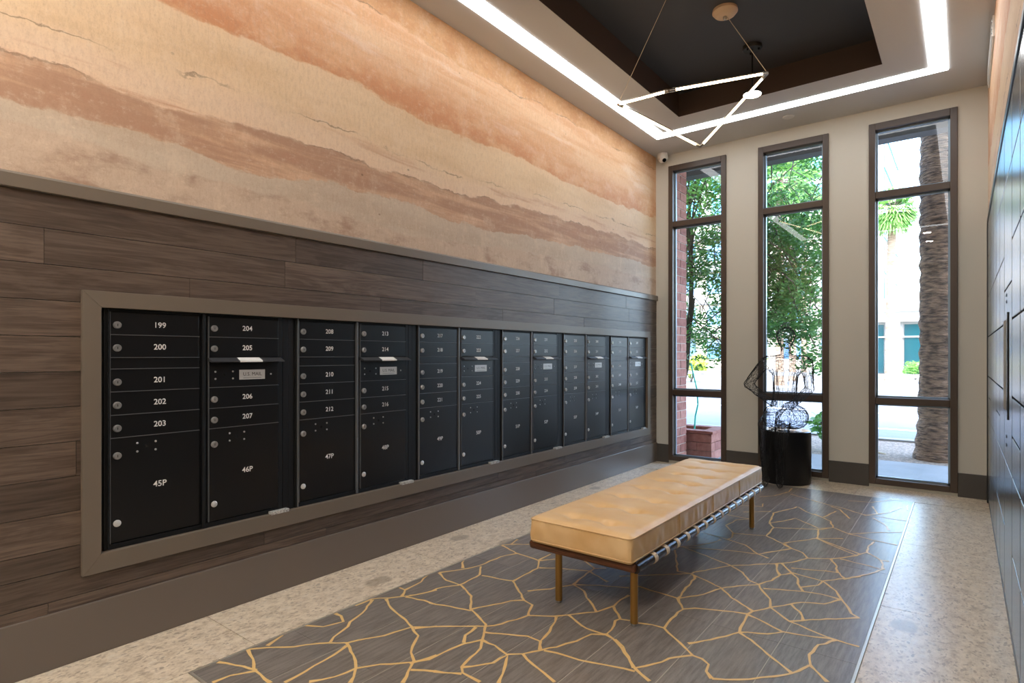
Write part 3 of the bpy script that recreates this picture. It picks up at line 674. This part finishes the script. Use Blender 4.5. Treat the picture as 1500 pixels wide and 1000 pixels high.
# ------------------------------------------------------------------ drum and wire figure
DC = Vector((1.43, 6.085, 0)); DR = .222; DH = .5
dr = thing('drum_pedestal', DC, 'black drum pedestal standing before the middle window', 'pedestal')
MB().lathe([(DR-.012, 0), (DR-.004, .004), (DR, .05), (DR, DH-.03), (DR-.004, DH-.008), (DR-.014, DH-.002)], DC, 48).build('drum', PEDM, dr, True)
MB().lathe([(DR-.016, DH-.004), (DR-.016, DH)], DC, 48).build('drum_top', mat('drum_top_gloss', srgb(26, 28, 32), .15), dr)
RH = Vector((.976, .2175, 0)); TH = Vector((.2175, -.976, 0))
def FP(r, f, z): return DC+RH*r+TH*f+Vector((0, 0, z))
caps = [  # (a, ra, b, rb)
 ((0, .02, 1.405), .088, (0, .035, 1.36), .074), ((0, .01, 1.30), .042, (0, 0, 1.21), .046),
 ((-.15, 0, 1.165), .055, (.15, 0, 1.165), .055), ((-.06, .0, 1.12), .105, (.06, 0, 1.12), .105), ((0, 0, 1.08), .12, (-.01, 0, .86), .105),
 ((-.01, 0, .86), .105, (-.015, 0, .66), .13), ((-.09, .0, .625), .12, (.08, 0, .625), .12),
 ((-.10, .02, .60), .098, (-.175, .30, .575), .066), ((.10, .02, .615), .098, (-.02, .33, .655), .07),
 ((-.175, .30, .575), .064, (-.17, .295, .30), .05), ((-.17, .295, .30), .05, (-.165, .28, .075), .032), ((-.165, .28, .07), .034, (-.17, .40, .035), .026),
 ((-.02, .33, .655), .068, (-.045, .36, .36), .052), ((-.045, .36, .36), .052, (-.05, .345, .10), .033), ((-.05, .345, .10), .034, (-.05, .45, .045), .027),
 ((-.185, 0, 1.15), .052, (-.34, -.03, .93), .042), ((-.34, -.03, .93), .042, (-.17, .10, .80), .033), ((-.17, .10, .80), .033, (-.11, .14, .765), .036),
 ((.185, 0, 1.15), .052, (.205, .03, .90), .042), ((.205, .03, .90), .042, (.06, .25, .765), .032), ((.06, .25, .765), .032, (.0, .31, .745), .034)]
fm = MB()
for a, ra, b, rb in caps:
    A, B = FP(*a), FP(*b); n = 6; pts = []; rad = []
    d = (B-A).normalized()
    for q in (-.98, -.8, -.5): pts.append(A+d*ra*q); rad.append(ra*math.sqrt(1-q*q))
    for q in range(n+1): pts.append(A.lerp(B, q/n)); rad.append(ra+(rb-ra)*q/n)
    for q in (.5, .8, .98): pts.append(B+d*rb*q); rad.append(rb*math.sqrt(1-q*q))
    fm.tube(pts, rad, 14)
tmp = place('tmp', fm.mesh('tmp', WIRE))
rm = tmp.modifiers.new('r', 'REMESH'); rm.mode = 'VOXEL'; rm.voxel_size = .011
sm = tmp.modifiers.new('s', 'SMOOTH'); sm.factor = .6; sm.iterations = 7
dm = tmp.modifiers.new('d', 'DECIMATE'); dm.ratio = .13
dg = bpy.context.evaluated_depsgraph_get(); wm = bpy.data.meshes.new_from_object(tmp.evaluated_get(dg)); bpy.data.objects.remove(tmp)
rr_ = random.Random(3)
for v in wm.vertices: v.co = v.co-DC+Vector((rr_.uniform(-1, 1), rr_.uniform(-1, 1), rr_.uniform(-1, 1)))*.004
bm = bmesh.new(); bm.from_mesh(wm)
bmesh.ops.dissolve_edges(bm, edges=[e for e in bm.edges if rr_.random() < .16 and len(e.link_faces) == 2], use_verts=False)
bm.to_mesh(wm); bm.free(); wm.materials.clear(); wm.materials.append(WIRE)
fg = place('wire_sculpture', wm, None, DC); tag(fg, 'black wire-mesh sculpture of a seated cross-legged figure on the drum', 'sculpture')
wf = fg.modifiers.new('w', 'WIREFRAME'); wf.thickness = .0038; wf.use_even_offset = False; wf.use_boundary = True

# ------------------------------------------------------------------ lamps and small ceiling fittings
A_, J_, B_, C_ = Vector((.729, 3.967, 3.111)), Vector((1.314, 3.535, 2.897)), Vector((1.754, 4.129, 3.106)), Vector((1.15, 4.546, 2.863))
K1, K2 = Vector((1.432, 4.262, TZ)), Vector((1.225, 3.767, TZ))
ch = thing('chandelier', (1.24, 4.04, 2.85), 'angular chandelier of four glowing linked tubes hung on thin cords', 'light')
for a, b in ((A_, J_), (J_, B_), (B_, C_), (C_, A_)):
    d = (b-a).normalized(); br = MB().tube([a+d*.035, b-d*.035], .0078, 12).build('light_tube', BARM, ch, True)
    up_ = Vector((0, 0, 1)); MB().tube([a+d*.03+up_*.011, b-d*.03+up_*.011], .006, 8).build('tube_spine', NICKEL, br, True)
for p, qs in ((A_, (J_, C_)), (J_, (A_, B_)), (B_, (J_, C_)), (C_, (A_, B_))):
    m_ = MB()
    for q in qs: m_.tube([p, p+(q-p).normalized()*.045], .0105, 10)
    m_.build('joint', NICKEL, ch, True)
for p, k_ in ((B_, K1), (A_, K2)):
    MB().tube([p, k_-Vector((0, 0, .03))], .0022, 6).build('cord', CORD, ch)
    c_ = MB().lathe([(.085, TZ+.001), (.088, TZ-.02), (.07, TZ-.042), (.045, TZ-.05), (.02, TZ-.052)], (k_.x, k_.y, 0), 28).build('ceiling_canopy', TANW, ch, True)
    MB().lathe([(.014, TZ-.05), (.014, TZ-.068), (.008, TZ-.075)], (k_.x, k_.y, 0), 12).build('cord_grip', NICKEL, c_, True)
pk = Vector((1.443, 4.906, TZ))
pd = thing('pendant_lamp', pk-Vector((0, 0, .42)), 'small black rod pendant with a glowing disc under the coffer', 'light')
cp = MB().lathe([(.075, TZ+.001), (.075, TZ-.022), (.07, TZ-.028)], (pk.x, pk.y, 0), 28).build('canopy', BLKMET, pd, True)
for a in (0, 2.1, 4.2): MB().lathe([(.008, TZ-.045), (.008, TZ-.02)], (pk.x+.05*math.cos(a), pk.y+.05*math.sin(a), 0), 10).build('canopy_screw', BLKMET, cp, True)
MB().tube([pk-Vector((0, 0, .02)), pk-Vector((0, 0, .375))], .007, 10).build('rod', BLKMET, pd, True)
MB().lathe([(.03, TZ-.365), (.07, TZ-.372), (.074, TZ-.385), (.066, TZ-.388)], (pk.x, pk.y, 0), 28).build('lamp_body', BLKMET, pd, True)
MB().lathe([(.066, TZ-.383), (.066, TZ-.392), (.055, TZ-.396)], (pk.x, pk.y, 0), 28).build('lamp_disc', DISCM, pd, True)
sp = tag(MB().lathe([(.052, CZ+.001), (.052, CZ-.004), (.046, CZ-.008), (.04, CZ-.008)], (1.468, 6.024, 0), 28).build('sprinkler_cover', PLAST, None, True), 'flat round white sprinkler cover on the ceiling above the windows', 'sprinkler')
dc = thing('dome_camera', (.10, 6.262, 3.40), 'small white dome security camera in the ceiling corner', 'camera')
MB().lathe([(.058, CZ+.001), (.06, CZ-.01), (.06, CZ-.05), (.056, CZ-.062)], (.10, 6.262, 0), 28).build('housing', PLAST, dc, True)
MB().lathe([(.05, CZ-.06), (.048, CZ-.072), (.04, CZ-.088), (.025, CZ-.099), (.006, CZ-.103)], (.10, 6.262, 0), 24).build('dome', PLAST, dc, True)
dl = Vector((.62, -.6, -.5)).normalized(); MB().tube([Vector((.10, 6.262, CZ-.062))+dl*.03, Vector((.10, 6.262, CZ-.062))+dl*.052], .022, 16).build('lens', mat('lens_black', srgb(8, 8, 9), .1), dc, True)
vt = thing('wall_vent', (XR-.006, 5.5, 3.33), 'long white slotted air vent high on the mural wall above the lockers', 'vent')
MB().box(XR-.012, XR+.002, 5.0, 5.95, 3.33, 3.47).build('vent_frame', PLAST, vt, bevel=.002)
for k_ in range(5): MB().box(XR-.017, XR-.010, 5.03, 5.92, 3.345+k_*.024, 3.357+k_*.024).build('slat', PLAST, vt)

# ------------------------------------------------------------------ lockers
LT = 2.31
lk = thing('parcel_lockers', (XR, 3.0, 0), 'wall of glossy black parcel lockers with a narrow screen column', 'locker')
ly = [-1.79, -1.34, -.89, -.44, .01, .46, .91, 1.36, 1.81, 2.26, 2.71, 3.16, 3.72, 4.17, 4.62, 5.07, 5.52, 5.97, 6.2]
MB().box(XR+.012, XR+.03, -1.85, 6.26, 0, LT+.03).build('backing', LOCKFR, lk)
fr_ = MB().box(XR-.012, XR+.03, -1.85, 6.26, LT, LT+.035).box(XR-.012, XR+.03, 6.2, 6.262, 0, LT).box(XR-.012, XR+.03, -1.85, -1.79, 0, LT)
fr_.build('frame', LOCKFR, lk, bevel=.003)
MB().box(XR-.002, XR+.03, -1.79, 6.2, 0, .065).build('plinth', LOCKFR, lk)
base = [.07, .395, .72, 1.047, 1.371, 1.70, 2.03, LT]
LD = {}
for c, (a, b) in enumerate(zip(ly, ly[1:])):
    kiosk = abs(a-3.16) < .01
    if kiosk: zs = [.07, .72, 1.53, 2.03, LT]
    elif c % 3 == 1: zs = [.07, .395, .72, .883, 1.047, 1.371, 1.70, 2.03, LT]
    elif c % 3 == 2: zs = [.07, .72, 1.047, 1.371, 1.70, 2.03, LT]
    else: zs = base
    for z0, z1 in zip(zs, zs[1:]):
        key = (round(b-a, 3), round(z1-z0, 3))
        if key not in LD: LD[key] = MB().box(-.006, .014, .008, b-a-.008, .0045, z1-z0-.0045).mesh('locker_door', LOCKER)
        bev(place('locker_door', LD[key], lk, (XR, a, z0)), .003)
sc_ = MB().box(XR-.012, XR-.004, 3.36, 3.68, .935, 1.41).build('screen_panel', mat('screen_bezel', srgb(8, 8, 9), .25), lk, bevel=.002)
MB().box(XR-.0125, XR-.0119, 3.39, 3.65, .97, 1.38).build('screen', mat('dark_screen', srgb(12, 13, 16), .08), sc_)
for z in (.80, .84, 1.46, 1.49): MB().box(XR-.008, XR-.005, 3.50, 3.54, z, z+.012).build('kiosk_slot', HOLE, lk)

# ------------------------------------------------------------------ outdoors
GZ = -.04
def ground(name, x0, x1, y0, y1, z0, z1, m, label): struct(MB().box(x0, x1, y0, y1, z0, z1).build(name, m), label)
SIDEW = mat('sidewalk', srgb(124, 124, 123), .85, var=(srgb(112, 112, 111), (3, 3, 3), .3, .7))
GRAVEL = mat('gravel', srgb(140, 122, 104), .95, var=(srgb(92, 80, 70), (30, 30, 30), .4, .62), bump=((40, 40, 40), .8, .03))
ROAD = mat('asphalt', srgb(88, 92, 99), .9, var=(srgb(78, 82, 90), (2, 8, 2), .3, .7))
LINE = mat('lane_paint', srgb(240, 240, 236), .7)
ground('pavement_near', -40, 40, WB+.16, 8.25, -.3, GZ, SIDEW, 'concrete walk right outside the windows')
ground('planting_bed', -40, 40, 8.25, 10.3, -.3, GZ-.02, GRAVEL, 'strip of brown gravel and mulch around the palm')
ground('kerb_near', -60, 60, 10.3, 10.5, -.4, GZ+.01, SIDEW, 'pale concrete kerb beyond the gravel strip')
ground('road', -140, 140, 10.5, 24, -.4, GZ-.12, ROAD, 'wide asphalt road with white lane lines')
ground('pavement_far', -140, 140, 24, 140, -.4, GZ+.02, SIDEW, 'bright concrete pavement across the road')
for y, seg in ((12.9, 3.0), (16.2, 400)):
    x = -26.0 if seg < 50 else -60
    while x < 26:
        tag(MB().box(x, min(x+seg, 60), y-.07, y+.07, GZ-.14, GZ-.115).build('lane_line', LINE), 'short white dashed lane line on the road' if seg < 50 else 'long solid white lane line on the road', 'road marking', 'dashed lane lines' if seg < 50 else None)
        x += 9 if seg < 50 else 999
# soffit beam of this building
cn = thing('canopy_roof', (1.5, 7.3, 3.7), 'shallow canopy roof with dark edge beam over the windows', 'canopy')
MB().box(-6, 9, WB+.16, 8.1, 3.96, 4.0).build('soffit', mat('pale_soffit', srgb(214, 204, 186), .8), cn)
MB().box(-6, 9, 7.9, 8.1, 3.70, 3.96).build('edge_beam', mat('grey_beam', srgb(96, 94, 94), .7), cn)
# brick pillar and planter
BR = [mat('brick_%d' % i, srgb(*c), .85, var=(srgb(*[max(0, q-24) for q in c]), (18, 18, 18), .35, .7)) for i, c in enumerate(((158, 104, 90), (146, 92, 80), (168, 116, 102)))]
MORT = mat('mortar', srgb(168, 150, 138), .9)
bp = thing('brick_pillar', (-.1, 6.75, GZ), 'square red brick pillar just outside the first window', 'pillar')
px0, px1, py0, py1 = -.36, .127, 6.52, 6.90
MB().box(px0+.006, px1-.006, py0+.006, py1-.006, GZ, 3.96).build('mortar_core', MORT, bp)
nc = 40; hc = (3.96-GZ)/nc
BK = {}
def brick(par, dx, dy, dz, x, y, z):
    k_ = (round(dx, 3), round(dy, 3), round(dz, 3), R.randrange(3))
    if k_ not in BK: BK[k_] = MB().box(0, dx, 0, dy, 0, dz).mesh('brick', BR[k_[3]])
    place('brick', BK[k_], par, (x+R.uniform(-.001, .001), y+R.uniform(-.001, .001), z))
for c in range(nc):
    z = GZ+c*hc+.005; h = hc-.010
    if c % 2:
        for q in range(2): brick(bp, .236, .18, h, px0+q*.2505, py0, z); brick(bp, .236, .18, h, px0+q*.2505, py0+.20, z)
    else:
        brick(bp, .11, .38, h, px0, py0, z); brick(bp, .245, .18, h, px0+.121, py0, z); brick(bp, .245, .18, h, px0+.121, py0+.2, z); brick(bp, .11, .38, h, px0+.377, py0, z)
pl = thing('block_planter', (.0, 7.3, GZ), 'low red block planter wall beside the brick pillar', 'planter')
for row, z in enumerate((GZ, GZ+.104, GZ+.208)):
    x = -.62+(.1 if row % 2 else 0)-.0
    cuts = [-.62]+[-.62+(.17 if row % 2 else .34)+.34*q for q in range(3)]; cuts = [q for q in cuts if q < .36]+[.41]
    for a, b in zip(cuts, cuts[1:]):
        brick(pl, b-a-.006, .12, .098, a, 6.98, z); brick(pl, b-a-.006, .12, .098, a, 7.42, z)
    brick(pl, .12, .312, .098, .284, 7.106, z)
MB().box(-.62, .40, 6.99, 7.53, GZ, GZ+.20).build('soil', GRAVEL, pl)
MB().box(-.62, .425, 6.965, 7.115, GZ+.312, GZ+.345).box(.27, .425, 7.115, 7.555, GZ+.312, GZ+.345).box(-.62, .27, 7.41, 7.555, GZ+.312, GZ+.345).build('coping', BR[1], pl, bevel=.004)
pts = [(.10, 7.22, GZ+.21), (.12, 7.215, .45), (.155, 7.21, .60), (.15, 7.2, .78), (.10, 7.2, .98), (.07, 7.2, 1.12)]
tag(MB().tube(pts, .010, 8).build('garden_hose', mat('teal_hose', srgb(60, 190, 170), .4), None, True), 'thin teal hose rising from the block planter', 'hose')

BARK = mat('palm_bark', srgb(142, 114, 94), .95, var=(srgb(66, 52, 44), (10, 10, 34), .38, .66), bump=((14, 14, 60), 1, .05))
BARK2 = mat('pale_palm_bark', srgb(136, 114, 94), .9, var=(srgb(100, 82, 66), (4, 4, 16), .4, .7))
TWIG = mat('dark_branch', srgb(78, 68, 56), .9)
LEAF = make_leaf('tree_leaf', srgb(86, 142, 56), srgb(132, 182, 84)); LEAF2 = make_leaf('shrub_leaf', srgb(150, 176, 60), srgb(206, 208, 96)); LEAF3 = make_leaf('palm_leaf', srgb(92, 142, 66), srgb(150, 184, 104)); LEAF4 = make_leaf('dark_leaf', srgb(58, 104, 46), srgb(92, 138, 62))
def leafcloud(mb, c, rad, n, size, rg, flat=1.0):
    for _ in range(n):
        while True:
            d = Vector((rg.uniform(-1, 1), rg.uniform(-1, 1), rg.uniform(-1, 1)))
            if d.length < 1: break
        p = Vector(c)+Vector((d.x*rad, d.y*rad, d.z*rad*flat)); a = Vector((rg.uniform(-1, 1), rg.uniform(-1, 1), rg.uniform(-.7, .3))).normalized()
        b = a.cross(Vector((rg.uniform(-1, 1), rg.uniform(-1, 1), rg.uniform(-1, 1)))).normalized(); s = size*rg.uniform(.7, 1.3)
        mb.quad(p-a*s, p+b*s*.38, p+a*s, p-b*s*.38)
def tree(name, base, label, seed, h, spread, leaf, nleaf, lsize, group=None, lean=(0, 0), levels=4, r0=.09, z_first=.9):
    rg = random.Random(seed); t = thing(name, base, label, 'tree', group); wood = MB(); fol = MB(); ends = []
    def grow(p, d, l, r, lev):
        pts = [p]; q = p; dd = d.copy()
        for _ in range(4):
            dd = (dd+Vector((rg.uniform(-.22, .22), rg.uniform(-.22, .22), rg.uniform(-.06, .2)))).normalized(); q = q+dd*l/4; pts.append(q)
            if lev >= levels-2: ends.append(q)
        wood.tube(pts, [r*(1-.12*i) for i in range(5)], 7, False)
        if lev < levels:
            for _ in range(3 if lev < 2 else rg.choice((2, 3))):
                nd = (dd+Vector((rg.uniform(-1, 1), rg.uniform(-1, 1), rg.uniform(-.35, .55)))*spread).normalized(); grow(rg.choice(pts[2:]), nd, l*rg.uniform(.6, .82), r*.55, lev+1)
        else: ends.append(q)
    b = Vector(base); grow(b-Vector((0, 0, .03)), Vector((lean[0], lean[1], 1)).normalized(), h*z_first/2.2, r0, 0)
    for e in ends: leafcloud(fol, e, h*.075, max(1, nleaf//len(ends)), lsize, rg, .8)
    wood.build('trunk', TWIG, t, True); fol.build('foliage', leaf, t)
    return t
lt_ = tree('leafy_tree', (-1.12, 9.35, GZ-.02), 'wide multi-branched leafy tree spreading behind the brick pillar and the wire figure', 11, 5.6, .8, LEAF, 9000, .04, lean=(.32, .03), r0=.085)
rg_ = random.Random(5); lf = MB(); tw_ = MB(); hub = Vector((-.55, 9.4, 1.9))
for q in range(330):                                           # outer sprays on short drooping twigs
    c_ = Vector((rg_.uniform(-1.5, 1.35), rg_.uniform(8.75, 10.2), rg_.uniform(1.1, 4.4)))
    if q > 229: c_ = Vector((rg_.uniform(.1, 1.05), rg_.uniform(9, 10.2), rg_.uniform(1.5, 3.3)))
    if c_.z < 1.5 and rg_.random() < .5: continue
    t_ = Vector((rg_.uniform(-.3, .3), rg_.uniform(-.3, .3), rg_.uniform(.1, .35))); tw_.tube([c_+t_*1.6, c_+t_*.6+Vector((0, 0, .06)), c_], [.010, .007, .003], 5, False)
    leafcloud(lf, c_, .25, 100, .038, rg_, .8)
tw_.build('twig', TWIG, lt_); lf.build('foliage', LEAF4, lt_)
def palm(base, h, r, crown, nf, label, seed, bark, lean=0, group=None, fl=1.0):
    rg = random.Random(seed); t = thing('palm_tree', base, label, 'palm', group); b = Vector(base); n = max(16, int(h/.09)) if r > .18 else 24
    pts = [b+Vector((lean*(i/n)**2, 0, h*i/n-.05)) for i in range(n+1)]
    rad = [r*(1+.34*math.exp(-(i/n*h)/.35)-.10*i/n+(.05 if i % 2 else -.03)*(1 if r > .18 else .5)+rg.uniform(-.03, .03)) for i in range(n+1)]
    MB().tube(pts, rad, 20).build('trunk', bark, t, True)
    top = pts[-1]; fo = MB(); sk_ = MB()
    for k_ in range(nf):
        a = 2*PI*k_/nf*2.39996*nf/(2*PI) if False else k_*2.39996; el = rg.uniform(-1.2, 1.25); d = Vector((math.cos(a)*math.cos(el), math.sin(a)*math.cos(el), math.sin(el)))
        st_ = top+d*crown*.35; side = d.cross(Vector((0, 0, 1))).normalized(); up2 = side.cross(d)
        sk_.tube([top, st_], .016*crown/1.4, 5, False)
        for q in range(15):                                    # fan leaf: long fingers
            an = (q/14-.5)*2.5; dd = (d*math.cos(an)+side*math.sin(an)); ln = crown*fl*rg.uniform(.55, .72)
            e = st_+dd*ln+Vector((0, 0, -.16*crown*rg.uniform(.6, 1.5))); m_ = st_+dd*ln*.55; wv = (side*math.cos(an)-d*math.sin(an))*crown*.034
            fo.quad(st_, m_+wv, e, m_-wv)
    fo.build('fronds', LEAF3, t); sk_.build('frond_stem', TWIG, t)
    return t
palm((2.56, 8.85, GZ-.02), 8.5, .21, 1.8, 30, 'thick rough-barked palm trunk in the gravel strip close to the window', 5, BARK)
palm((-.05, 33.5, GZ+.02), 8.3, .19, 1.4, 60, 'slender palm with full round crown across the road', 6, BARK2, lean=.12)
for q, (u_, y, h) in enumerate(((1142, 25.6, 8.4), (1161, 30.4, 9.6), (1178, 35.2, 9.0))):
    d_ = ray(u_, 520); x = CAMX+d_.x/d_.y*y
    palm((x, y, GZ+.02), h, .16, 1.55, 26, 'tall palm in the row across the road, partly behind nearer leaves', 40+q, BARK2, group='palms across the road', fl=1.2)
def shrub(base, rad, n, leaf, label, seed, size=.05, group=None, flat=.8):
    rg = random.Random(seed); t = thing('shrub', base, label, 'shrub', group); fo = MB(); st_ = MB(); b = Vector(base)
    for _ in range(9):
        e = b+Vector((rg.uniform(-1, 1)*rad*.7, rg.uniform(-1, 1)*rad*.7, rad*flat*rg.uniform(.7, 1.5))); st_.tube([b-Vector((0, 0, .03)), (b+e)/2+Vector((0, 0, rad*.15)), e], .012, 5, False); leafcloud(fo, e, rad*.5, n//9, size, rg, flat)
    st_.build('stem', TWIG, t); fo.build('foliage', leaf, t); return t
for q, x in enumerate((-12.3, -9.7, -7.1, -4.5)): shrub((x, 26.2, GZ+.02), .85, 1500, LEAF2, 'yellow-green flowering shrub along the far pavement', 60+q, .10, 'shrubs along the far pavement')
shrub((1.47, 8.75, GZ-.02), .34, 260, LEAF4, 'small dark oleander-like bush in the gravel behind the drum', 71, .07)
for q, x in enumerate((-2.95, .85)): shrub((x, 35.8, GZ+.02), .7, 700, LEAF, ['bright green bush left of the white shopfront palm', 'bright green bush under the teal shop window'][q], 80+q, .09)
tag(MB().tube([(1.78, 8.72, GZ), (1.90, 8.70, GZ+.03), (2.02, 8.66, GZ+.02)], [.012, .02, .008], 8).build('fallen_frond', mat('dry_frond', srgb(206, 194, 174), .8), None, True), 'pale dry frond lying on the gravel', 'leaf')

# low guard rail and white shop building across the road
gr = thing('guard_rail', (2, 24.4, GZ), 'low pale rail along the far pavement', 'railing')
MB().box(-12, 30, 24.36, 24.42, .42, .56).build('rail', SIDEW, gr)
for k_ in range(22): MB().box(-12+2*k_, -11.88+2*k_, 24.36, 24.44, GZ, .44).build('post', SIDEW, gr)
STUC = mat('white_stucco', srgb(152, 150, 146), .8); TEAL = mat('teal_glass', srgb(22, 62, 68), .08, spec=.8); GREYC = mat('grey_plinth', srgb(160, 156, 152), .8)
sh = thing('shop_building', (6, 42, GZ), 'low white shop building with teal windows and flat cornice', 'building')
MB().box(-1.75, 40, 38.3, 50, GZ, 4.05).build('wall', STUC, sh)
MB().box(-2.1, 40.4, 37.6, 50, 3.55, 4.3).build('cornice', STUC, sh, bevel=.05)
MB().box(-1.9, 40.2, 37.9, 38.4, 3.05, 3.55).build('fascia', mat('pale_fascia', srgb(206, 206, 206), .8), sh)
for k_ in range(13):
    x = -2.67+k_*2.9; xw = max(x, -1.6)
    wn = MB().box(xw, x+1.95, 38.2, 38.32, .22, 2.9).build('shop_window', TEAL, sh)
    MB().box(xw-.08, x+2.03, 38.14, 38.24, 2.18, 2.26).box(x+1.44, x+1.5, 38.14, 38.24, .2, 2.9).build('window_bar', STUC, wn)
    MB().box(x+2.05, x+2.82, 37.75, 38.35, GZ, .75).build('plinth', GREYC, sh); MB().box(x+2.15, x+2.72, 37.85, 38.35, .75, 3.1).build('pilaster', STUC, sh)
mid = thing('apartment_block', (-13, 60, GZ), 'white mid-rise block with stacked balconies and blue windows', 'building')
BLUEG = mat('blue_glass', srgb(44, 104, 150), .1, spec=.8)
MB().box(-24, -3.9, 56, 66, GZ, 13.5).build('wall', mat('tan_wall', srgb(206, 190, 170), .8), mid)
for f in range(4):
    z = .6+f*3.1
    for k_ in range(6): MB().box(-23.4+k_*3.3, -21.2+k_*3.3, 55.9, 56.05, z+.3, z+2.2).build('window', BLUEG, mid)
    MB().box(-24.2, -3.7, 54.6, 56.05, z+2.35, z+3.0).build('balcony', STUC, mid)
tw = thing('office_tower', (-25, 100, GZ), 'tall office tower with blue glass and white columns', 'building')
MB().box(-46, -5.6, 90, 112, GZ, 62).build('core', STUC, tw)
SKYG = mat('sky_blue_glass', srgb(70, 160, 205), .12, spec=.8)
for k_ in range(7):
    for f in range(13): MB().box(-45+k_*5.7, -41.0+k_*5.7, 89.8, 90.1, 3+f*4.6, 6.9+f*4.6).build('window', SKYG, tw)
for f in range(13): MB().box(-5.7, -5.4, 91, 111, 3+f*4.6, 6.9+f*4.6).build('window', SKYG, tw)
for q, (x, y, r, h) in enumerate(((2.5, 54, 3, 4.6), (7.5, 56, 3.2, 4.4), (-1.2, 55, 2.6, 4.8), (13, 55, 3, 4.6))):
    rg = random.Random(90+q); t = thing('distant_tree', (x, y, GZ), 'rounded green tree showing above the white shop roof', 'tree', 'trees behind the shop'); fo = MB()
    MB().tube([(x, y, GZ-.1), (x, y, h)], .2, 8).build('trunk', TWIG, t)
    leafcloud(fo, (x, y, h), r*.62, 700, .28, rg, .5); fo.build('foliage', LEAF, t)
